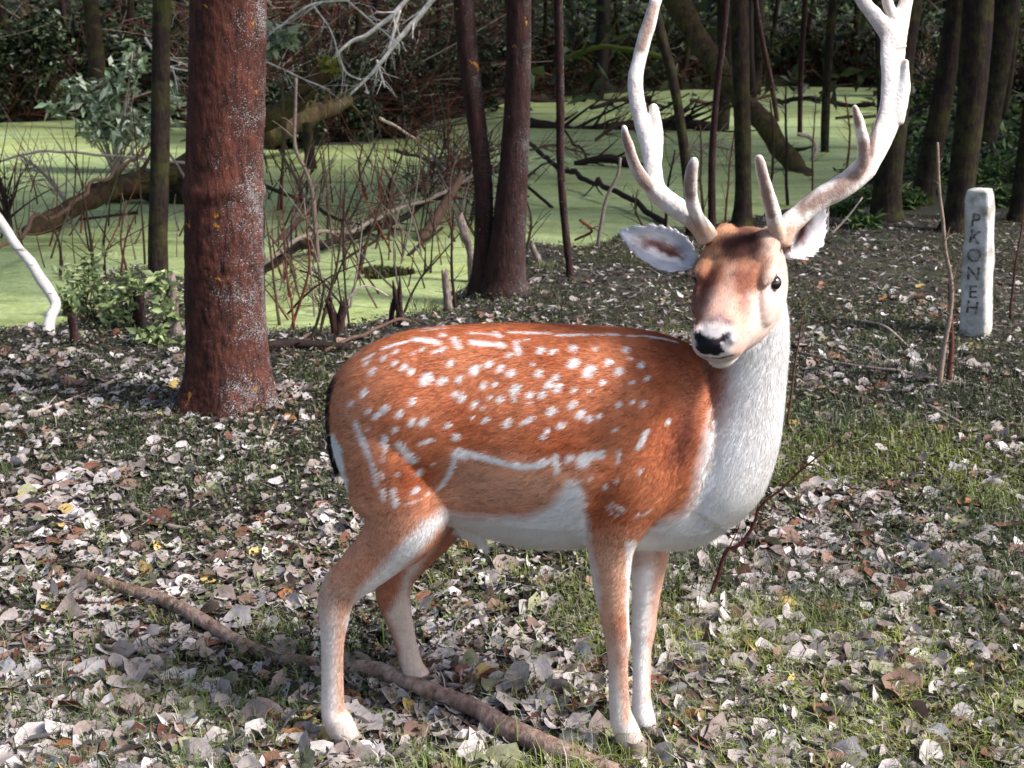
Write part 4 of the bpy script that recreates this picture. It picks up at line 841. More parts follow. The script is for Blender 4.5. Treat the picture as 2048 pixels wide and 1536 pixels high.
    for sp in spots.split('|'):
        x, y, r = map(float, sp.split()); x, y = Z(x, y); rr = r*.39*.80
        stroke([(x+.25*rr, y-.35*rr), (x-.25*rr, y+.35*rr)], rr*.98, wh, .98)
    lines = [("880 170 960 172 1040 185", 9), ("1080 165 1180 168 1290 170", 9), ("1320 180 1400 178 1480 178", 10), ("1510 178 1560 180", 9), ("1590 178 1640 180", 10), ("1680 185 1780 185", 8), ("1800 190 1870 200 1930 215", 10),
        ("600 200 660 205 720 220", 19), ("800 195 820 240", 16), ("890 215 960 225 1050 230", 17), ("640 160 700 150 760 145", 7), ("440 245 500 225 560 210", 12), ("340 300 380 275", 12), ("1115 215 1130 270", 17), ("1010 165 1030 190", 12),
        ("1150 630 1200 600", 13), ("1740 750 1765 700 1780 670", 17), ("1255 700 1275 665", 13), ("1640 775 1635 825", 9), ("620 730 690 715", 10), ("290 630 340 740 380 850 400 940", 13), ("300 660 330 730", 14), ("440 700 440 745", 19), ("440 745 435 820", 8), ("520 740 555 785 590 820", 20),
        ("420 880 430 910", 9), ("430 970 435 1020", 12), ("485 970 500 1050", 14), ("560 1040 620 1020", 6), ("820 770 900 795 1000 820 1100 845 1200 845 1270 820", 19), ("1180 850 1240 845 1280 820", 17), ("820 770 800 830 780 880 750 930 715 970", 13), ("800 790 850 800", 20),
        ("1600 1040 1640 1060 1670 1080", 8), ("1700 1100 1760 1095 1800 1075", 6), ("1320 800 1325 870", 17), ("1580 1050 1600 1090", 6), ("230 310 330 260", 6)]
    for ln, r in lines:
        v = list(map(float, ln.split())); stroke([Z(v[i], v[i+1]) for i in range(0, len(v), 2)], r*.35, wh, .98)
    # face details
    hm = is_('head')
    K = lin(30, 24, 32)
    f1 = lambda pts, r, c, w=1.: stroke(pts, r, c, w, False, None, hm)
    f1([(1397, 674), (1410, 682), (1430, 686)], 8, K); f1([(1404, 690), (1430, 695)], 11, K); f1([(1408, 702), (1432, 704)], 9, K)
    f1([(1392, 672), (1396, 680)], 4.5, K); f1([(1432, 684), (1446, 678), (1458, 672)], 4.5, lin(52, 38, 46)); f1([(1440, 700), (1444, 702)], 4, K); f1([(1396, 698), (1402, 704)], 4, K)
    f1([(1406, 713), (1425, 716), (1442, 716), (1462, 712), (1482, 709)], 2.4, lin(92, 58, 52), .9)
    ec = H(.112, .085, .002); ec2 = H(.112, -.085, .002)
    for e_ in (ec, ec2):
        d = np.linalg.norm(V-e_, axis=1); dl = np.clip((.0215-d)/.003, 0, 1)*hm; C[:] += (lin(46, 32, 32)-C)*dl[:, None]
    # light ring round the eye
    for e_ in (ec,):
        r = V-e_; d = np.linalg.norm(r, axis=1); w = np.exp(-((d-.027)/.005)**2)*hm*.4; C[:] += (lin(238, 226, 220)-C)*w[:, None]
    ex, ey = proj(ec)[0]
    f1([(ex-16, ey+2), (ex-26, ey+14), (ex-34, ey+30)], 2.5, lin(150, 104, 92), .8)
    C[:] = C*(1+.16*fbm(V*np.array((1, 1, 2)), 90, 3, 71)*hm)[:, None]; C[:] = np.clip(C, .012, .90)
    # ---- build objects
    root_loc = G(960, 1480); root = thing('fallow_deer', 'white spotted chestnut fallow buck with tall pale antlers looking at the camera', 'deer', tuple(root_loc))
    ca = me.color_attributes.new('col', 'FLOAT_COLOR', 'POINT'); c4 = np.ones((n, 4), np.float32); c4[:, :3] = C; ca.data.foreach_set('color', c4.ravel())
    me.vertices.foreach_set('co', (V-root_loc).astype(np.float32).ravel())
    me.polygons.foreach_set('use_smooth', np.ones(len(me.polygons), bool)); me.update()
    me.materials.clear()
    hide = NT('hide'); c = hide.attr(); hide.l(c, hide.b.inputs['Base Color']); hide.set(Roughness=.8); hide.b.inputs['Specular IOR Level'].default_value = .2
    hide.bump(hide.noise(260, 3, .6, hide.coord()), .25, .002)
    me.materials.append(hide.m); bo = link('body', me, root)
    # ---- fur: short hairs lying along the coat
    NF = 330000
    tri = np.zeros(len(me.polygons)*4, np.int32)
    me.calc_loop_triangles(); lt = np.zeros(len(me.loop_triangles)*3, np.int32); me.loop_triangles.foreach_get('vertices', lt); lt = lt.reshape(-1, 3)
    A = V[lt[:, 0]]; B = V[lt[:, 1]]; Cc = V[lt[:, 2]]; ar = np.linalg.norm(np.cross(B-A, Cc-A), axis=1)
    cen = (A+B+Cc)/3; face_nose = np.linalg.norm(cen-H(.29, 0, -.01), axis=1) < .030
    tg = vt[lt[:, 0]]
    dens = np.ones(len(lt)); dens[np.isin(tg, [names.index(x) for x in ('head', 'ear_l', 'ear_r')])] = 2.2
    eyes_ = (np.linalg.norm(cen-ec, axis=1) < .021) | (np.linalg.norm(cen-ec2, axis=1) < .021)
    vis = (nrm[lt[:, 0]]*(cen-np.array((0, 0, CAMZ)))).sum(1) < .15*np.linalg.norm(cen, axis=1)
    dens *= np.where(vis, 1.0, .35)
    wgt = ar*dens*(~face_nose)*(~eyes_); wgt /= wgt.sum()
    pick = R.choice(len(lt), NF, p=wgt); r1, r2 = R.random(NF), R.random(NF); fl = r1+r2 > 1; r1[fl] = 1-r1[fl]; r2[fl] = 1-r2[fl]
    w0 = 1-r1-r2; pos = A[pick]*w0[:, None]+B[pick]*r1[:, None]+Cc[pick]*r2[:, None]
    nn = nrm[lt[pick, 0]]*w0[:, None]+nrm[lt[pick, 1]]*r1[:, None]+nrm[lt[pick, 2]]*r2[:, None]; nn /= np.linalg.norm(nn, axis=1)[:, None]
    cc = C[lt[pick, 0]]*w0[:, None]+C[lt[pick, 1]]*r1[:, None]+C[lt[pick, 2]]*r2[:, None]; tg = tg[pick]
    D = np.tile(np.array((-1., 0, -.38)), (NF, 1)); Ln = np.full(NF, .0125)
    def setd(nm, d, L):
        m = tg == names.index(nm); D[m] = d; Ln[m] = L
    for nm in ('fl_near', 'fl_far', 'hl_near', 'hl_far'): setd(nm, (-.25, 0, -1), .009)
    up = pos[:, 2] > P(800, 1010, 2.55)[2]; m = (tg == names.index('hl_near')) & up; D[m] = (-.8, 0, -.6); Ln[m] = .012
    m = (tg == names.index('fl_near')) & up; D[m] = (-.7, 0, -.7); Ln[m] = .012
    setd('neck', (-.25, 0, -1), .013); setd('head', tuple(-f+np.array((0, 0, .1))), .0078); setd('tail', (-.12, 0, -1), .016); setd('sheath', (.3, 0, -1), .02)
    setd('ear_l', tuple(earL[1]), .009); setd('ear_r', tuple(earR[1]), .009)
    fh = (tg == names.index('head')) & (((pos-O)@f) < .09) & (((pos-O)@u) > .0); Ln[fh] = .013
    belly = (tg == names.index('torso')) & (nn[:, 2] < -.45); Ln[belly] = .020; D[belly] = (-.6, 0, -.7)
    D += np.stack([fbm(pos, 14, 2, 31), fbm(pos, 14, 2, 32), fbm(pos, 14, 2, 33)], 1)*.55 + R.normal(0, .16, (NF, 3))
    D -= nn*(D*nn).sum(1)[:, None]; D /= np.linalg.norm(D, axis=1)[:, None]+1e-9
    Ln *= R.uniform(.65, 1.35, NF); lift = R.uniform(.10, .34, NF)
    dv = D*np.cos(lift)[:, None]+nn*np.sin(lift)[:, None]; sdv = np.cross(D, nn)
    wd = np.where(Ln < .009, .00048, .00062)*R.uniform(.8, 1.3, NF)
    b0 = pos - nn*.0006; FV = np.stack([b0-sdv*wd[:, None], b0+sdv*wd[:, None], b0+dv*Ln[:, None]], 1).reshape(-1, 3)
    lum = cc.mean(1); am_ = np.where(lum > .45, .35, 1.0); fc = cc*(1+am_*(R.uniform(-.42, .34, NF)+.30*fbm(pos*np.array((1,1,2.)), 48, 2, 61)+.28*fbm(pos*np.array((.6,1,1.6)), 120, 2, 62)))[:, None]; FC = np.repeat(fc, 3, 0).reshape(-1, 3, 3); FC[:, 2] *= 1.12; FC[:, :2] *= .95
    FN = np.repeat(nn, 3, 0).reshape(-1, 3, 3)*1.0 + np.repeat(D, 3, 0).reshape(-1, 3, 3)*.15; FN = FN.reshape(-1, 3)/np.linalg.norm(FN.reshape(-1, 3), axis=1)[:, None]
    fm = attr_mat('fur_hair', .75, 0, 0, spec=.15)
    fme = mesh_np('fur', FV-root_loc, np.arange(NF*3).reshape(-1, 3), fm, np.clip(FC.reshape(-1, 3), .01, .9), True, FN)
    tag(link('fur', fme, root), kind='stuff')
    # ---- eyes
    em = NT('eye'); em.set(Roughness=.06); em.b.inputs['Base Color'].default_value = (.012, .007, .006, 1); em.b.inputs['Coat Weight'].default_value = 1
    for sg in (-1, 1):
        c = H(.110, sg*.0812, .001); r = .0155
        mb = MB(); th = np.linspace(0, math.pi, 17); ph = np.linspace(0, 2*math.pi, 24, endpoint=False); V_ = []
        for t_ in th:
            d = np.stack([np.sin(t_)*np.cos(ph), np.sin(t_)*np.sin(ph), np.full(24, np.cos(t_))], 1); V_.append(d@np.array([f*r*1.12, u*r, s*r]))
        V_ = np.vstack(V_); i = np.arange(16)[:, None]*24; j = np.arange(24)[None]; Q_ = np.stack([i+j, i+(j+1) % 24, i+24+(j+1) % 24, i+24+j], -1).reshape(-1, 4)
        mb.add(V_, Q_); link('eye', mb.build('eye', em.m), root, tuple(c-root_loc))
    # ---- hooves
    hmtl = NT('hoof'); hmtl.set(Roughness=.5); hz_ = hmtl.noise(90, 3, .6, hmtl.coord((1, 1, 3))); hmtl.l(hmtl.ramp(hz_, [(.3, tuple(lin(104, 92, 84))), (.7, tuple(lin(150, 136, 126)))]), hmtl.b.inputs['Base Color']); hmtl.bump(hz_, .4, .003)
    for (x, y, Y, w) in [(1274, 1497, 2.528, 23), (1300, 1466, 2.61, 20), (706, 1491, 2.56, 24), (862, 1372, 2.80, 21)]:
        hoof = MB(); c = P(x, y, Y); sc = 1.19e-3*w
        for sg in (-1, 1):                    # two claws
            k = 14; rg = []; aa = np.linspace(0, 2*math.pi, k, endpoint=False)
            for (dz, dx, rx, ry) in [(.030, -.35, .62, .50), (.012, -.1, .85, .56), (-.008, .08, 1.0, .58), (-.022, .15, 1.05, .58)]:
                rg.append(np.stack([c[0]+sc*(dx+rx*np.cos(aa)*(1+.25*(np.cos(aa) > 0))), c[1]+sg*sc*.52+sc*ry*np.sin(aa)*(1-.3*np.clip(np.cos(aa), 0, 1)), np.full(k, c[2]+dz)], 1))
            V_ = np.vstack(rg+[rg[-1].mean(0)[None]]); i = np.arange(3)[:, None]*k; j = np.arange(k)[None]; Q_ = np.stack([i+j, i+(j+1) % k, i+k+(j+1) % k, i+k+j], -1).reshape(-1, 4)
            j = np.arange(k); T_2 = np.stack([np.full(k, 4*k), 3*k+j, 3*k+(j+1) % k], 1); hoof.add(V_, Q_, T_2)
        link('hoof', hoof.build('hoof', hmtl.m, c), root, tuple(c-root_loc))
    # ---- antlers in velvet
    def antler(tubes, blobs, lab):
        mb = MB(); skel = []
        for rows in tubes:
            r = resample(np.array(rows, float), 44); pts = np.array([P(x, y, Y) for x, y, Y, w, d in r]); sc = (pts[:, 1]*CT-(pts[:, 2]-CAMZ)*ST)/F
            V_, Q_, T_3 = tube(pts, r[:, 4], r[:, 3]*sc, 20, ref=np.array((0, 1., .02))); mb.add(V_, Q_, T_3)
        raw = mb.build('raw', None); o = bpy.data.objects.new('raw', raw); COL.objects.link(o)
        m1 = o.modifiers.new('r', 'REMESH'); m1.mode = 'VOXEL'; m1.voxel_size = .003; m2 = o.modifiers.new('s', 'SMOOTH'); m2.iterations = 8
        dg = bpy.context.evaluated_depsgraph_get(); dg.update(); am = bpy.data.meshes.new_from_object(o.evaluated_get(dg)); bpy.data.objects.remove(o); bpy.data.meshes.remove(raw); am.name = 'antler'
        m = len(am.vertices); av = np.zeros(m*3, np.float32); am.vertices.foreach_get('co', av); av = av.reshape(-1, 3).astype(float)
        nr = np.zeros(m*3, np.float32); am.vertices.foreach_get('normal', nr); nr = nr.reshape(-1, 3).astype(float)
        av += nr*(fbm(av, 30, 3, 8)*.0022+fbm(av*np.array((1, 1, .25)), 120, 2, 18)*.0007)[:, None]
        aq = proj(av)
        col = np.tile(lin(226, 219, 213), (m, 1)); g = np.clip(.5+fbm(av*np.array((1, 1, .3)), 22, 3, 5)*1.2, 0, 1)
        col += (lin(216, 200, 190)-col)*(g*.5)[:, None]
        shade_left = np.clip(.5+fbm(av*np.array((1, 1, .22)), 38, 3, 55)*2.2-.2, 0, 1)*np.clip(-nr[:, 0]*1.2-.2*nr[:, 1]+.25, 0, 1)  # streaky brown shade painted on the antler sides that face left
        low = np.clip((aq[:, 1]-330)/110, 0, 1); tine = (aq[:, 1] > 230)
        col += (lin(132, 100, 90)-col)*np.clip(shade_left*(.35+.55*low), 0, .85)[:, None]
        for rows in blobs:
            p = resample(np.array(rows, float)[:, :2], 70); rr = rows[0][2]; d = np.min(np.linalg.norm(aq[:, None]-p[None], axis=2), 1)
            wv = np.clip(1.5-d/(1.5*rr*(1+.6*fbm(av*np.array((1,1,.4)), 45, 3, 3))), 0, 1)*np.clip(-nr[:, 1]*3, 0, 1); col += (lin(128, 96, 84)-col)*(wv*.8)[:, None]
        base = np.clip((aq[:, 1]-440)/18, 0, 1); col += (lin(206, 168, 140)-col)*(base*.8)[:, None]
        col *= (1+fbm(av, 180, 2, 2)*.12+fbm(av*np.array((1,1,.3)), 50, 3, 12)*.10)[:, None]
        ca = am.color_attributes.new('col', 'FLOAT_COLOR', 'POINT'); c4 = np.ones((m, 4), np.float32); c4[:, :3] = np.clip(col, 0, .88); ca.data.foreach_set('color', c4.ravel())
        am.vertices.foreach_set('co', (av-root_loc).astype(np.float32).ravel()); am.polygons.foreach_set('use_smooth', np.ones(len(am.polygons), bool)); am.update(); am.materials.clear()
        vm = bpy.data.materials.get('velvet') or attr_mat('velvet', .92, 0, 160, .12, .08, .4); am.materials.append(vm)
        tag(link('antler', am, root), lab)
    ZA = lambda x, y: (1180+x*.3418, y*.3418)
    def rows(pts):   # zoom coords x, y, depth, half width (zoom px), half depth m
        return [(*ZA(x, y), Y, w*.3418, d) for x, y, Y, w, d in pts]
    antler([rows([(690, 1400, 2.56, 66, .030), (640, 1320, 2.56, 62, .027), (540, 1235, 2.57, 62, .024), (440, 1170, 2.59, 62, .022), (375, 1100, 2.61, 64, .021), (370, 1000, 2.63, 56, .019), (345, 860, 2.66, 50, .016), (308, 740, 2.68, 46, .015), (278, 620, 2.70, 46, .015),
                  (264, 500, 2.72, 46, .016), (275, 400, 2.74, 42, .016), (310, 260, 2.76, 44, .016), (350, 130, 2.78, 40, .016), (385, 0, 2.80, 36, .016), (410, -150, 2.82, 52, .016), (400, -330, 2.85, 90, .014), (430, -480, 2.88, 60, .010)]),
            rows([(400, 1130, 2.60, 50, .018), (375, 1000, 2.64, 46, .014), (385, 880, 2.66, 44, .012), (390, 780, 2.68, 40, .011), (378, 680, 2.69, 34, .010), (372, 615, 2.70, 20, .009)]),
            rows([(470, 1190, 2.58, 52, .020), (340, 1080, 2.58, 42, .019), (270, 985, 2.57, 36, .017), (235, 880, 2.56, 31, .015), (210, 800, 2.55, 26, .013), (200, 738, 2.545, 17, .010)]),
            rows([(680, 1370, 2.55, 42, .024), (640, 1290, 2.53, 40, .019), (600, 1190, 2.51, 40, .017), (587, 1090, 2.49, 41, .016), (595, 1000, 2.48, 36, .015), (608, 945, 2.475, 27, .012), (612, 920, 2.474, 15, .008)])],
           [[(*ZA(580, 1130), 8), (*ZA(590, 980), 8)], [(*ZA(200, 790), 6), (*ZA(240, 900), 7), (*ZA(350, 1090), 6)], [(*ZA(305, 280), 6), (*ZA(370, 40), 6)]], 'left antler in the picture, slim beam with one forward tine and a small back spur')
    antler([rows([(1110, 1420, 2.56, 66, .030), (1150, 1330, 2.56, 68, .027), (1240, 1250, 2.57, 60, .024), (1350, 1160, 2.58, 66, .023), (1480, 1090, 2.59, 72, .023), (1590, 1000, 2.61, 72, .021), (1660, 900, 2.63, 70, .018), (1720, 770, 2.66, 78, .016), (1760, 640, 2.68, 76, .015),
                  (1768, 500, 2.70, 72, .015), (1770, 370, 2.72, 78, .014), (1775, 250, 2.74, 86, .014), (1800, 150, 2.76, 74, .014), (1835, 60, 2.78, 48, .013), (1860, -40, 2.80, 34, .012), (1880, -180, 2.82, 14, .009)]),
            rows([(1790, 300, 2.73, 70, .014), (1740, 190, 2.745, 52, .014), (1670, 100, 2.76, 46, .014), (1600, 10, 2.78, 42, .013), (1540, -90, 2.80, 32, .012), (1500, -200, 2.82, 14, .009)]),
            rows([(1800, 210, 2.75, 44, .013), (1775, 110, 2.76, 34, .013), (1745, 20, 2.77, 34, .012), (1720, -80, 2.78, 30, .012), (1705, -220, 2.80, 14, .009)]),
            rows([(1790, 720, 2.67, 44, .011), (1815, 600, 2.68, 50, .011), (1835, 510, 2.69, 40, .011), (1845, 430, 2.70, 22, .010), (1848, 360, 2.71, 16, .008), (1848, 350, 2.71, 9, .006)]),
            rows([(1530, 1040, 2.59, 46, .018), (1595, 940, 2.58, 40, .018), (1600, 840, 2.57, 38, .017), (1580, 740, 2.56, 33, .015), (1560, 665, 2.55, 24, .012), (1546, 618, 2.545, 14, .008)]),
            rows([(1105, 1390, 2.55, 46, .024), (1080, 1290, 2.53, 46, .020), (1050, 1170, 2.51, 44, .018), (1020, 1060, 2.49, 38, .016), (1000, 980, 2.48, 33, .014), (990, 925, 2.475, 24, .011), (988, 910, 2.474, 14, .008)])],
           [[(*ZA(1250, 1220), 9), (*ZA(1450, 1110), 11), (*ZA(1590, 980), 9), (*ZA(1600, 850), 7)], [(*ZA(1560, 720), 6), (*ZA(1545, 640), 5)], [(*ZA(1640, 900), 4), (*ZA(1680, 650), 4)], [(*ZA(990, 950), 6), (*ZA(1030, 1120), 7), (*ZA(1060, 1260), 6)]], 'right antler in the picture, wide flat palm with several points')
    print('deer verts', n, 'eyes', proj(ec), proj(ec2), 'poll', proj(O))
    return root
build_deer()
# ------------------------------------------------------------------ plants
def plant(px, py, lumps_px, n, size, cols, label, name='weed', cat='weed', stems=6, group=None, up=.25, narrow=.5, Yoff=0, scol=None, base=None):
    """lumps_px: (px, py, rx, ry) crown lumps seen at the plant's distance"""
    b = GG(px, py) if base is None else np.array(base, float); Y = b[1]+Yoff; rg = np.random.default_rng(int(abs(px)*3+py)+1); lm = []
    for (x, y, rx, ry) in lumps_px:
        c = P(x, y, Y); s = (c[1]*CT-(c[2]-CAMZ)*ST)/F; lm.append((*c, rx*s, max(rx, ry)*s*.8, ry*s))
    root = thing(name, label, cat, tuple(b), group); cen = blobs(n, lm, rg); V, T, C = leaf_cloud(cen, n, size, cols, up, int(abs(px)), narrow)
    mb = MB(); mb.add(V, None, T, C); tag(link('foliage', mb.build('foliage', LEAFM, b), root), kind='stuff')
    sm = MB()
    for k in range(stems):
        e = cen[rg.integers(0, n)]; m = (b+e)/2+rg.normal(0, .04*np.linalg.norm(e-b), 3); V, Q, T = tube(resample(np.array([b+rg.normal(0, .02, 3)*np.array((1, 1, 0)), m, e]), 9), np.linspace(.010, .003, 9)*max(.4, Y/8), None, 5)
        sm.add(V, Q, T, scol if scol is not None else lin(74, 66, 48))
    link('stem', sm.build('stem', TWIG, b), root); return root
NET = [lin(124, 142, 92), lin(148, 162, 112), lin(100, 118, 76), lin(166, 176, 132)]
for px, py, lm, n, lab in [
    (335, 668, [(335, 600, 26, 54), (322, 560, 24, 26), (345, 640, 24, 26)], 190, 'bright green nettle between the slim dark tree and the thick trunk'),
    (245, 655, [(245, 600, 44, 44), (262, 570, 34, 34), (220, 640, 40, 22)], 260, 'green leafy weed left of the dark stump under the slim tree'),
    (185, 640, [(185, 585, 50, 50), (155, 545, 44, 30), (200, 520, 34, 24)], 250, 'pale green weed growing above the small dark stump'),
    (130, 640, [(140, 600, 26, 34)], 90, 'small weed patch right behind the bent birch'),
    (300, 690, [(300, 668, 36, 14), (340, 690, 26, 12)], 120, 'low weed at the left foot of the thick trunk')]:
    plant(px, py, lm, n, .062, NET, lab, up=.15)
plant(235, 345, [(150, 170, 34, 28), (180, 200, 50, 34), (235, 170, 44, 50), (270, 120, 30, 40), (120, 220, 36, 24), (220, 250, 66, 46), (290, 250, 50, 34), (330, 200, 40, 40)], 850, .15, PALEG, 'pale leafed drooping bush at the upper left over the pond', name='bush', cat='bush', stems=16, base=(*G(235, 345, WZ)[:2], WZ), up=.4, narrow=.4, scol=lin(150, 140, 130))
plant(580, 250, [(560, 75, 26, 14), (545, 95, 16, 12), (575, 60, 14, 8)], 90, .14, PALEG, 'small spray of pale leaves right of the thick trunk at its top', name='bush', cat='bush', stems=3, base=(*G(560, 420, WZ)[:2], WZ))
plant(650, 300, [(655, 135, 26, 18), (640, 150, 18, 10)], 150, .10, [lin(150, 150, 60), lin(120, 124, 50)], 'yellow green moss tuft on the broken end of the fallen trunk', name='moss_tuft', cat='moss tuft', stems=2, base=P(640, 150, WY(400, 400)), up=-.3, narrow=.25)
# ferns and herbs on the right bank
for k, (x, y, rx, ry) in enumerate([(1700, 352, 30, 20), (1745, 395, 34, 22), (1815, 400, 34, 24), (1860, 372, 30, 24), (1890, 330, 40, 24), (1960, 350, 40, 26), (2010, 335, 40, 28), (1990, 395, 36, 26), (2034, 395, 28, 26), (1800, 330, 30, 20), (1690, 420, 30, 18), (1730, 445, 30, 14), (1930, 305, 40, 18), (1850, 290, 40, 18), (2020, 285, 40, 20), (1640, 420, 22, 12), (1810, 262, 30, 14)]):
    where = ['beside the right edge of the pond', 'at the foot of the trunk behind the antler', 'between two dark trunks', 'below the right leaning trunk', 'behind the right leaning trunk', 'left above the stone post', 'right above the stone post', 'right of the stone post top', 'at the right edge of the photo', 'on the far side of the hidden trunk', 'above the right ear', 'left of the trunk behind the antler', 'behind the broad trunk', 'far behind the leaning trunk', 'far right under the trees', 'near the tip of the right ear', 'at the far right end of the pond'][k]
    plant(x, y+ry*.7, [(x, y, rx, ry), (x+rx*.5, y-ry*.4, rx*.6, ry*.6)], 260, .085, MIDG+[lin(64, 90, 54)], 'low green fern clump growing '+where, name='fern', cat='fern', stems=5, group='green plants on the right bank', up=.1, narrow=.3)
# bushes of the far bank
bush_px = [(-60, 236, 120, 150), (60, 236, 130, 170), (190, 232, 110, 170), (320, 236, 120, 160), (430, 250, 110, 150), (560, 290, 110, 130), (660, 282, 110, 150), (760, 268, 110, 150), (850, 240, 100, 130), (930, 216, 90, 120), (1010, 196, 90, 110), (1100, 176, 90, 90), (1190, 168, 90, 80), (1290, 160, 90, 80), (1390, 158, 90, 80), (1490, 156, 90, 80), (1590, 154, 90, 80), (1700, 158, 90, 80), (1810, 170, 90, 90), (1930, 200, 100, 110), (2060, 210, 100, 120)]
whr = ['at the far left edge', 'behind the left end of the pond', 'behind the pale leafed bush', 'behind the slim dark tree', 'hidden behind the thick trunk', 'behind the broken end of the fallen trunk', 'under the upper white branch', 'under the brighter white birch branch', 'at the narrow bend of the shore', 'left behind the paired stems', 'behind the thicker paired stem', 'behind the slim brown tree', 'under the mossy bough', 'left behind the slim antler', 'right behind the slim antler', 'behind the straight dark tree', 'behind the leaning trunk', 'left of the antler palm', 'right of the antler palm', 'behind the broad dark trunk', 'at the far right edge']
for k, ((x, y, w, h), wr) in enumerate(zip(bush_px, whr)):
    b = GG(x, y); rg = np.random.default_rng(900+k); s = (b[1]*CT+CAMZ*ST)/F; lm = [(x+rg.uniform(-.6, .6)*w, y-rg.uniform(.12, 1.1)*h, rg.uniform(.22, .42)*w, rg.uniform(.16, .3)*h) for _ in range(16)]
    cols = DKG+DKG+[lin(96, 108, 84), lin(150, 158, 142)] if k < 11 else DKG+[lin(50, 66, 34), lin(84, 98, 60)]  # the few pale leaf colours are painted glints
    plant(x, y, lm, 3200 if k < 11 else 1700, .10 if b[1] < 22 else .15, cols, 'dark leafy bush on the far bank '+wr, name='bush', cat='bush', stems=26, group='dark bushes on the far bank', scol=lin(64, 44, 40), narrow=.42)
# tangle of twigs under the bushes, and the wood closing the view
tg = MB(); rg = np.random.default_rng(77)
for k in range(3200):
    x = rg.uniform(-100, 2150); yb = np.interp(x, [-100, 370, 540, 800, 930, 1050, 1250, 1800, 2150], [240, 236, 298, 276, 228, 195, 182, 170, 230]) - rg.exponential(26)
    yb = max(yb, 70); b = GG(x, yb); L = rg.uniform(.3, 1.6)*(1 if x < 1050 else .8); d = rg.normal(0, 1, 3)*np.array((1, .5, .5)); d[2] = abs(d[2])*.9+.1; d /= np.linalg.norm(d); cv = rg.normal(0, .3, 3)
    q = np.array([b+np.array((0, 0, rg.uniform(0, .5)))*(k % 3 > 0)+d*L*t+cv*L*t*t*.5 for t in np.linspace(0, 1, 5)]); V, Q, T = tube(q, np.linspace(.012, .004, 5)*rg.uniform(.6, 2), None, 4, cap=False)
    tg.add(V, Q, None, [DKW, RDW*.8, MDW, lin(74, 48, 42), GRW][rg.choice(5, p=[.3, .27, .2, .18, .05])]*rg.uniform(.6, 1.2))
for k in range(1500):
    x = rg.uniform(380, 1020) if k % 3 else rg.uniform(-60, 2100); b = GG(x, np.interp(x, [-100, 370, 540, 800, 930, 1050, 1250, 1800, 2150], [236, 232, 290, 268, 220, 190, 178, 166, 220])-rg.uniform(0, 30))
    d = rg.normal(0, 1, 3); d[2] = abs(d[2])*.6; d /= np.linalg.norm(d); L = rg.uniform(.6, 2.4); cv = rg.normal(0, .5, 3); o_ = b+np.array((0, rg.uniform(-.5, .3), rg.uniform(.2, 3.2)))
    q = np.array([o_+d*L*t+cv*L*t*t*.4 for t in np.linspace(0, 1, 6)]); V, Q, T = tube(q, np.linspace(.009, .003, 6)*rg.uniform(.7, 1.8), None, 3, cap=False); tg.add(V, Q, None, [RDW*.9, MDW, GRW, PLW, DKW][rg.choice(5, p=[.34, .28, .14, .08, .16])]*rg.uniform(.6, 1.2))
tag(link('undergrowth', tg.build('undergrowth', TWIG)), 'brown tangle of dead twigs along the far bank', kind='stuff')
wd = MB()
for k in range(90):
    x = rg.uniform(-26, 26); y = rg.uniform(28, 62); z = gz(x, y); V, Q, T = tube(resample(np.array([(x, y, z-.2), (x+rg.normal(0, .3), y, z+3), (x+rg.normal(0, .7), y, z+9)]), 8), np.linspace(.16, .07, 8)*rg.uniform(.4, 1.4), None, 6, cap=False); wd.add(V, Q, None, DKW*.8)
cen = np.stack([rg.uniform(-34, 34, 42000), 24+rg.random(42000)**.8*42, np.zeros(42000)], 1); cen[:, 2] = hgt(cen[:, 0], cen[:, 1])+rg.random(42000)**1.3*9
cen = cen[fbm(cen, .45, 3, 8) > -.22]; V, T, C = leaf_cloud(cen, len(cen), .42, DKG, .2, 5); wd.add(V, None, T, C*.8)
tag(link('woodland', wd.build('woodland', LEAFM)), 'dark wood closing the view behind the pond', kind='stuff')
# low herbs over the far right floor
cen = []; 
xx = rg.uniform(1060, 2120, 16000); yy = 50+rg.random(16000)**.7*320; 
gp = np.array([G(a, b) for a, b in zip(xx, yy)]); ex_ = np.stack([rg.uniform(-26, 26, 34000), 14+rg.random(34000)*40, np.zeros(34000)], 1); gp = np.vstack([gp, ex_]); keep = (gp[:, 1] < 60) & (sdf(gp[:, 0], gp[:, 1]) > .15) & (gp[:, 1] > 7.5); gp = gp[keep]; gp[:, 2] = hgt(gp[:, 0], gp[:, 1])+rg.random(len(gp))*.18*np.clip(gp[:, 1]/14, 1, 4)
V, T, C = leaf_cloud(gp, len(gp), .10, DKG+MIDG[:2], -.2, 9); V[:] = gp.repeat(5, 0)+(V-gp.repeat(5, 0))*np.clip(gp[:, 1]/12, .7, 2.6).repeat(5)[:, None]
mb = MB(); mb.add(V, None, T, C); tag(link('ground_cover', mb.build('ground_cover', LEAFM)), 'low dark green herbs covering the far forest floor', kind='stuff')

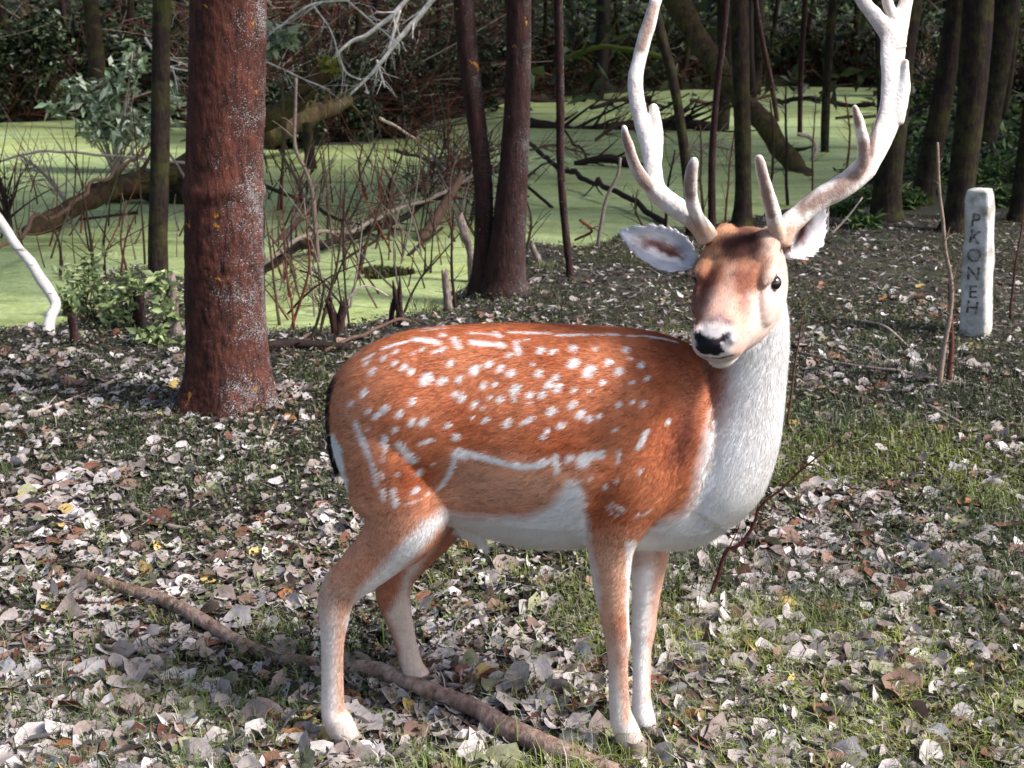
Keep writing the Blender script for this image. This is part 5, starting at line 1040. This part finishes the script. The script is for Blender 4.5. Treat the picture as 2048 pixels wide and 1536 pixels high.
# ------------------------------------------------------------------ moss clump floating in the pond
def clump(px, py, wx, wy, n, h, cols, name, label, cat):
    c = G(px, py, WZ); s = (c[1]*CT+CAMZ*ST)/F; a = R.uniform(0, 2*math.pi, n); r = np.sqrt(R.random(n))*(1+.3*np.sin(a*3+1)); x = c[0]+r*np.cos(a)*wx*s; y = c[1]+r*np.sin(a)*wy*s*2.0
    p = np.stack([x, y, np.full(n, WZ)], 1); V, T, C = blades(p, h*R.uniform(.4, 1.2, n), .010, np.array(cols)[R.integers(0, len(cols), n)]*R.uniform(.6, 1.3, (n, 1)), .7); mb = MB(); mb.add(V, None, T, C)
    tag(link(name, mb.build(name, GRASSM, c), None, tuple(c)), label, cat)
def blades(p, L, w, C, spread=.5):
    n = len(p); a = R.uniform(0, 2*math.pi, n); d = np.stack([np.cos(a), np.sin(a), np.zeros(n)], 1); k = R.uniform(.1, 1, n)*spread; sd_ = np.stack([-np.sin(a+R.normal(0, .5, n)), np.cos(a), np.zeros(n)], 1)
    L = np.broadcast_to(L, n)[:, None]; w = (np.broadcast_to(w, n)*R.uniform(.6, 1.3, n))[:, None]; up = np.array((0, 0, 1.)); k = k[:, None]
    m = p+(up*.62+d*k*.35)*L; t = p+(up*(.95-.35*k)+d*k*1.0)*L
    V = np.stack([p-sd_*w/2, p+sd_*w/2, m-sd_*w*.4, m+sd_*w*.4, t], 1).reshape(-1, 3); i = np.arange(n)[:, None]*5
    T = np.concatenate([i+np.array([[0, 1, 3]]), i+np.array([[0, 3, 2]]), i+np.array([[2, 3, 4]])]); sh = np.array([.55, .55, .9, .9, 1.1])[None, :, None]
    return V, T, (C[:, None]*sh).reshape(-1, 3)
clump(770, 549, 46, 20, 1500, .055, [lin(58, 66, 30), lin(84, 92, 40), lin(46, 44, 28), lin(104, 108, 56), lin(60, 50, 36)], 'moss_clump', 'dark green moss clump floating on the duckweed above the deer back', 'moss clump')
# ------------------------------------------------------------------ grass, litter, leaves
def scatter(n, y0=2.35, y1=11, pw=1.0):
    """ground points in front of the pond, thinning with distance"""
    u = R.random(n); Y = y0*(y1/y0)**(u**pw); X = R.uniform(-.5, .5, n)*Y*1.0; d = sdf(X, Y); k = d > .05; X, Y = X[k], Y[k]
    return np.stack([X, Y, hgt(X, Y)], 1)
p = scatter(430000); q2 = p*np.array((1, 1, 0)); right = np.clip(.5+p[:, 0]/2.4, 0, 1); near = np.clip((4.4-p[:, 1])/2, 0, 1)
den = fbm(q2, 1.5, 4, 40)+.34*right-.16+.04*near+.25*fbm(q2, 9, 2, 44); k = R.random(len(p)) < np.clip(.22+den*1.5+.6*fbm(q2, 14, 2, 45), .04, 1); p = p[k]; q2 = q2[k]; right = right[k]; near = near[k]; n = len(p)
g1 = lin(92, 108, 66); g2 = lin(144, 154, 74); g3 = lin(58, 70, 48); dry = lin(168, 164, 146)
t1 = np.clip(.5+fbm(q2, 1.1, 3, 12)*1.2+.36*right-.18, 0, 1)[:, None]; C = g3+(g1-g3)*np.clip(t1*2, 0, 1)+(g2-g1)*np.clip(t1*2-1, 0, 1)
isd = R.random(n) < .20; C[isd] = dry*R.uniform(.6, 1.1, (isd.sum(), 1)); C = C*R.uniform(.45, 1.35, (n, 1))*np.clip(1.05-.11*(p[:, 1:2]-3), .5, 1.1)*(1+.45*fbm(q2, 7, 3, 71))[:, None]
Ln = R.uniform(.018, .055, n)*(1+.7*(R.random(n) < .10)); Ln *= np.where(fbm(q2, .9, 2, 60) > .25, 1.35, 1)*np.clip(1.25-.10*(p[:, 1]-2.5), .6, 1.25)
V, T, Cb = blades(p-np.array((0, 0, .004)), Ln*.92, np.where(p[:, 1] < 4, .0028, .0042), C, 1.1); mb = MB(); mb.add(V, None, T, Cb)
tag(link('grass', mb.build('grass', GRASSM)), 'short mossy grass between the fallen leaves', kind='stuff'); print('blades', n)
# creeping small-leaved herbs
p = scatter(90000, 2.4, 10, .75); q2 = p*np.array((1, 1, 0)); k = R.random(len(p)) < np.clip(.45+1.6*fbm(q2, 2.2, 3, 140)+.5*fbm(q2, 9, 2, 141), .05, 1); p = p[k]; p[:, 2] += R.uniform(.004, .045, len(p))
V, T, C = leaf_cloud(p, len(p), .017, [lin(54, 66, 38), lin(40, 50, 32), lin(78, 88, 52), lin(104, 106, 82), lin(64, 58, 44), lin(96, 108, 60), lin(40, 34, 30)], -.1, 11, .7)
mb = MB(); mb.add(V, None, T, C); tag(link('creeping_herbs', mb.build('creeping_herbs', LEAFM)), 'dark creeping herbs with tiny leaves between the fallen leaves', kind='stuff')
# small litter: bits of bark, straw and broken leaf
p = scatter(85000); n = len(p); a = R.uniform(0, 2*math.pi, n); d = np.stack([np.cos(a), np.sin(a), R.normal(0, .25, n)], 1); s_ = np.stack([-np.sin(a), np.cos(a), R.normal(0, .5, n)], 1)
L = R.uniform(.006, .02, n)[:, None]*np.clip(p[:, 1:2]/4, 1, 2); str_ = R.random(n) < .35; w = np.where(str_, .0016, .008)[:, None]*R.uniform(.5, 1.2, (n, 1)); L[str_] *= 2.6; p[:, 2] += R.uniform(.003, .022, n)
V = np.stack([p-d*L-s_*w*.3, p+s_*w, p+d*L, p-s_*w*.8], 1).reshape(-1, 3); i = np.arange(n)[:, None]*4; Q = i+np.array([[0, 3, 2, 1]])
cols = np.array([lin(60, 48, 44), lin(96, 82, 76), lin(38, 32, 30), lin(150, 144, 140), lin(190, 186, 184), lin(112, 98, 88)]); C = np.repeat(cols[R.choice(6, n, p=[.26, .22, .18, .16, .07, .11])]*R.uniform(.6, 1.3, (n, 1)), 4, 0)
mb = MB(); mb.add(V, Q, None, C); tag(link('leaf_litter', mb.build('leaf_litter', DEADM, smooth=False)), 'crumbled dead leaves, straw and bark bits on the ground', kind='stuff')
# fallen leaves
def leaf_tpl(seed):
    rg = np.random.default_rng(seed); m = 12; a = np.linspace(0, 2*math.pi, m, endpoint=False); x = np.cos(a); y = np.sin(a)
    shape = seed % 3
    r = [1+.10*np.cos(a*2), .9+.22*np.abs(np.cos(a*2.5)), .92+.12*np.cos(a)+.05*np.cos(7*a)][shape]*(1+rg.normal(0, .06, m)); X = x*r; Y = y*r*[.72, .9, .8][shape]
    o = np.stack([X, Y], 1); inn = o*.5; V2 = np.vstack([o, inn, [[0, 0]]])
    cu = rg.uniform(-.5, .9, 2); tw = rg.uniform(-.4, .4); Z = cu[0]*V2[:, 0]**2*.55+cu[1]*V2[:, 1]**2*.6+tw*V2[:, 0]*V2[:, 1]+.12*np.sin(V2[:, 0]*4+seed)*np.abs(V2[:, 1])+np.concatenate([rg.normal(0, .09, m), rg.normal(0, .03, m), [0]]) + .05*np.abs(V2[:, 1])
    V = np.column_stack([V2, Z]); j = np.arange(m); j2 = (j+1) % m; Q = np.stack([j, j2, m+j2, m+j], 1); T = np.stack([m+j, m+j2, np.full(m, 2*m)], 1); return V, Q, T
TPL = [leaf_tpl(k) for k in range(12)]
LC = np.array([lin(182, 174, 172), lin(160, 150, 146), lin(138, 124, 118), lin(198, 192, 190), lin(112, 78, 64), lin(92, 60, 50), lin(190, 164, 104), lin(160, 108, 72), lin(136, 136, 108), lin(134, 108, 96)])
LP_ = [.26, .25, .17, .10, .03, .03, .014, .006, .04, .10]
def place(p, sz, near=True):
    a = R.uniform(0, 2*math.pi); tilt = R.normal(0, .30, 2); M = (Matrix.Rotation(tilt[0], 3, 'X')@Matrix.Rotation(tilt[1], 3, 'Y')@Matrix.Rotation(a, 3, 'Z')); return np.array(M)*sz
hoofs = np.array([G(1262, 1500)[:2], G(1300, 1468)[:2], G(700, 1492)[:2], G(860, 1378)[:2]])
p = scatter(23000, 2.3, 10, 1.25); q2 = p*np.array((1, 1, 0)); clus = fbm(q2, 1.7, 3, 90); k = R.random(len(p)) < np.clip(.55+clus*1.5, .14, 1)*np.clip(1.35-.16*(p[:, 1]-2.5), .35, 1)*np.clip(1.05-.10*p[:, 0], .7, 1); p = p[k]
dh = np.min(np.linalg.norm(p[:, None, :2]-hoofs[None], axis=2), 1); p = p[dh > .045]; sz = R.uniform(.015, .043, len(p))*(1+.25*(R.random(len(p)) < .12)); sz *= np.clip(1.08-.07*(p[:, 1]-3), .55, 1.08)
pr = proj(p); inframe = (pr[:, 0] > -20) & (pr[:, 0] < 2068) & (pr[:, 1] < 1580); score = np.where(inframe, sz/p[:, 1], 0); order = np.argsort(-score); big = set(order[:300].tolist())
col_i = R.choice(10, len(p), p=LP_)
lmesh = {}
def lm_get(t, c):
    if (t, c) not in lmesh:
        V, Q, T = TPL[t]; rgl = np.random.default_rng(t*20+c); Cv = LC[c]*(1+rgl.normal(0, .12, (len(V), 1))); Cv[-1] *= .75; lmesh[(t, c)] = mesh_np('leaf', V, [Q, T], DEADM, np.clip(Cv, .01, .9))
    return lmesh[(t, c)]
rest = MB(); nb = 0
for i in range(len(p)):
    M = place(p[i], sz[i]); t = int(R.integers(0, 12)); h = R.uniform(.002, .022)
    if i in big:
        o = link('leaf', lm_get(t, int(col_i[i])), ground); Mx = Matrix([list(M[0])+[p[i][0]], list(M[1])+[p[i][1]], list(M[2])+[p[i][2]+h+.004], [0, 0, 0, 1]]); o.matrix_local = Mx
    else:
        V, Q, T = TPL[t]; C = LC[col_i[i]]*R.uniform(.75, 1.2)
        rest.add(V@M.T+p[i]+np.array((0, 0, h)), Q, T, C)
tag(link('leaf', rest.build('leaf', DEADM), ground), kind='stuff'); print('leaves', len(p))
# taller grass tufts
for k, (x, y, n, h, lab) in enumerate([(130, 1330, 60, .09, 'green grass tuft in the lower left corner'), (200, 1260, 60, .09, 'green grass tuft under the upper end of the log'), (1470, 1130, 90, .08, 'green grass tuft beside the dark red twig'), (1990, 1010, 100, .09, 'green grass tuft at the right edge'), (780, 1270, 90, .09, 'dark green grass tuft between the hind legs'), (560, 1440, 90, .08, 'small grass tuft left of the near hind hoof'), (1760, 690, 60, .07, 'yellow green tuft left of the stone post'), (1940, 700, 90, .07, 'yellow green tuft at the foot of the stone post'),
    (600, 660, 120, .16, 'thin marsh grass at the waterline behind the rump'), (850, 630, 110, .14, 'thin marsh grass at the waterline above the back'), (520, 940, 70, .08, 'grass tuft left of the tail'), (1100, 540, 120, .08, 'mossy tuft on the bank right of the paired stems')]):
    b = GG(x, y); pp_ = b+R.normal(0, 1, (n, 3))*np.array((.07, .07, 0)); C = np.array([lin(96, 116, 60), lin(120, 136, 72), lin(150, 148, 110), lin(70, 90, 56)])[R.integers(0, 4, n)]*R.uniform(.7, 1.2, (n, 1))
    V, T, Cb = blades(pp_, h*R.uniform(.4, 1.1, n), .0035, C, 1.0); mb = MB(); mb.add(V, None, T, Cb); tag(link('grass_tuft', mb.build('grass_tuft', GRASSM, b), None, tuple(b)), lab, 'grass tuft', kind='stuff')
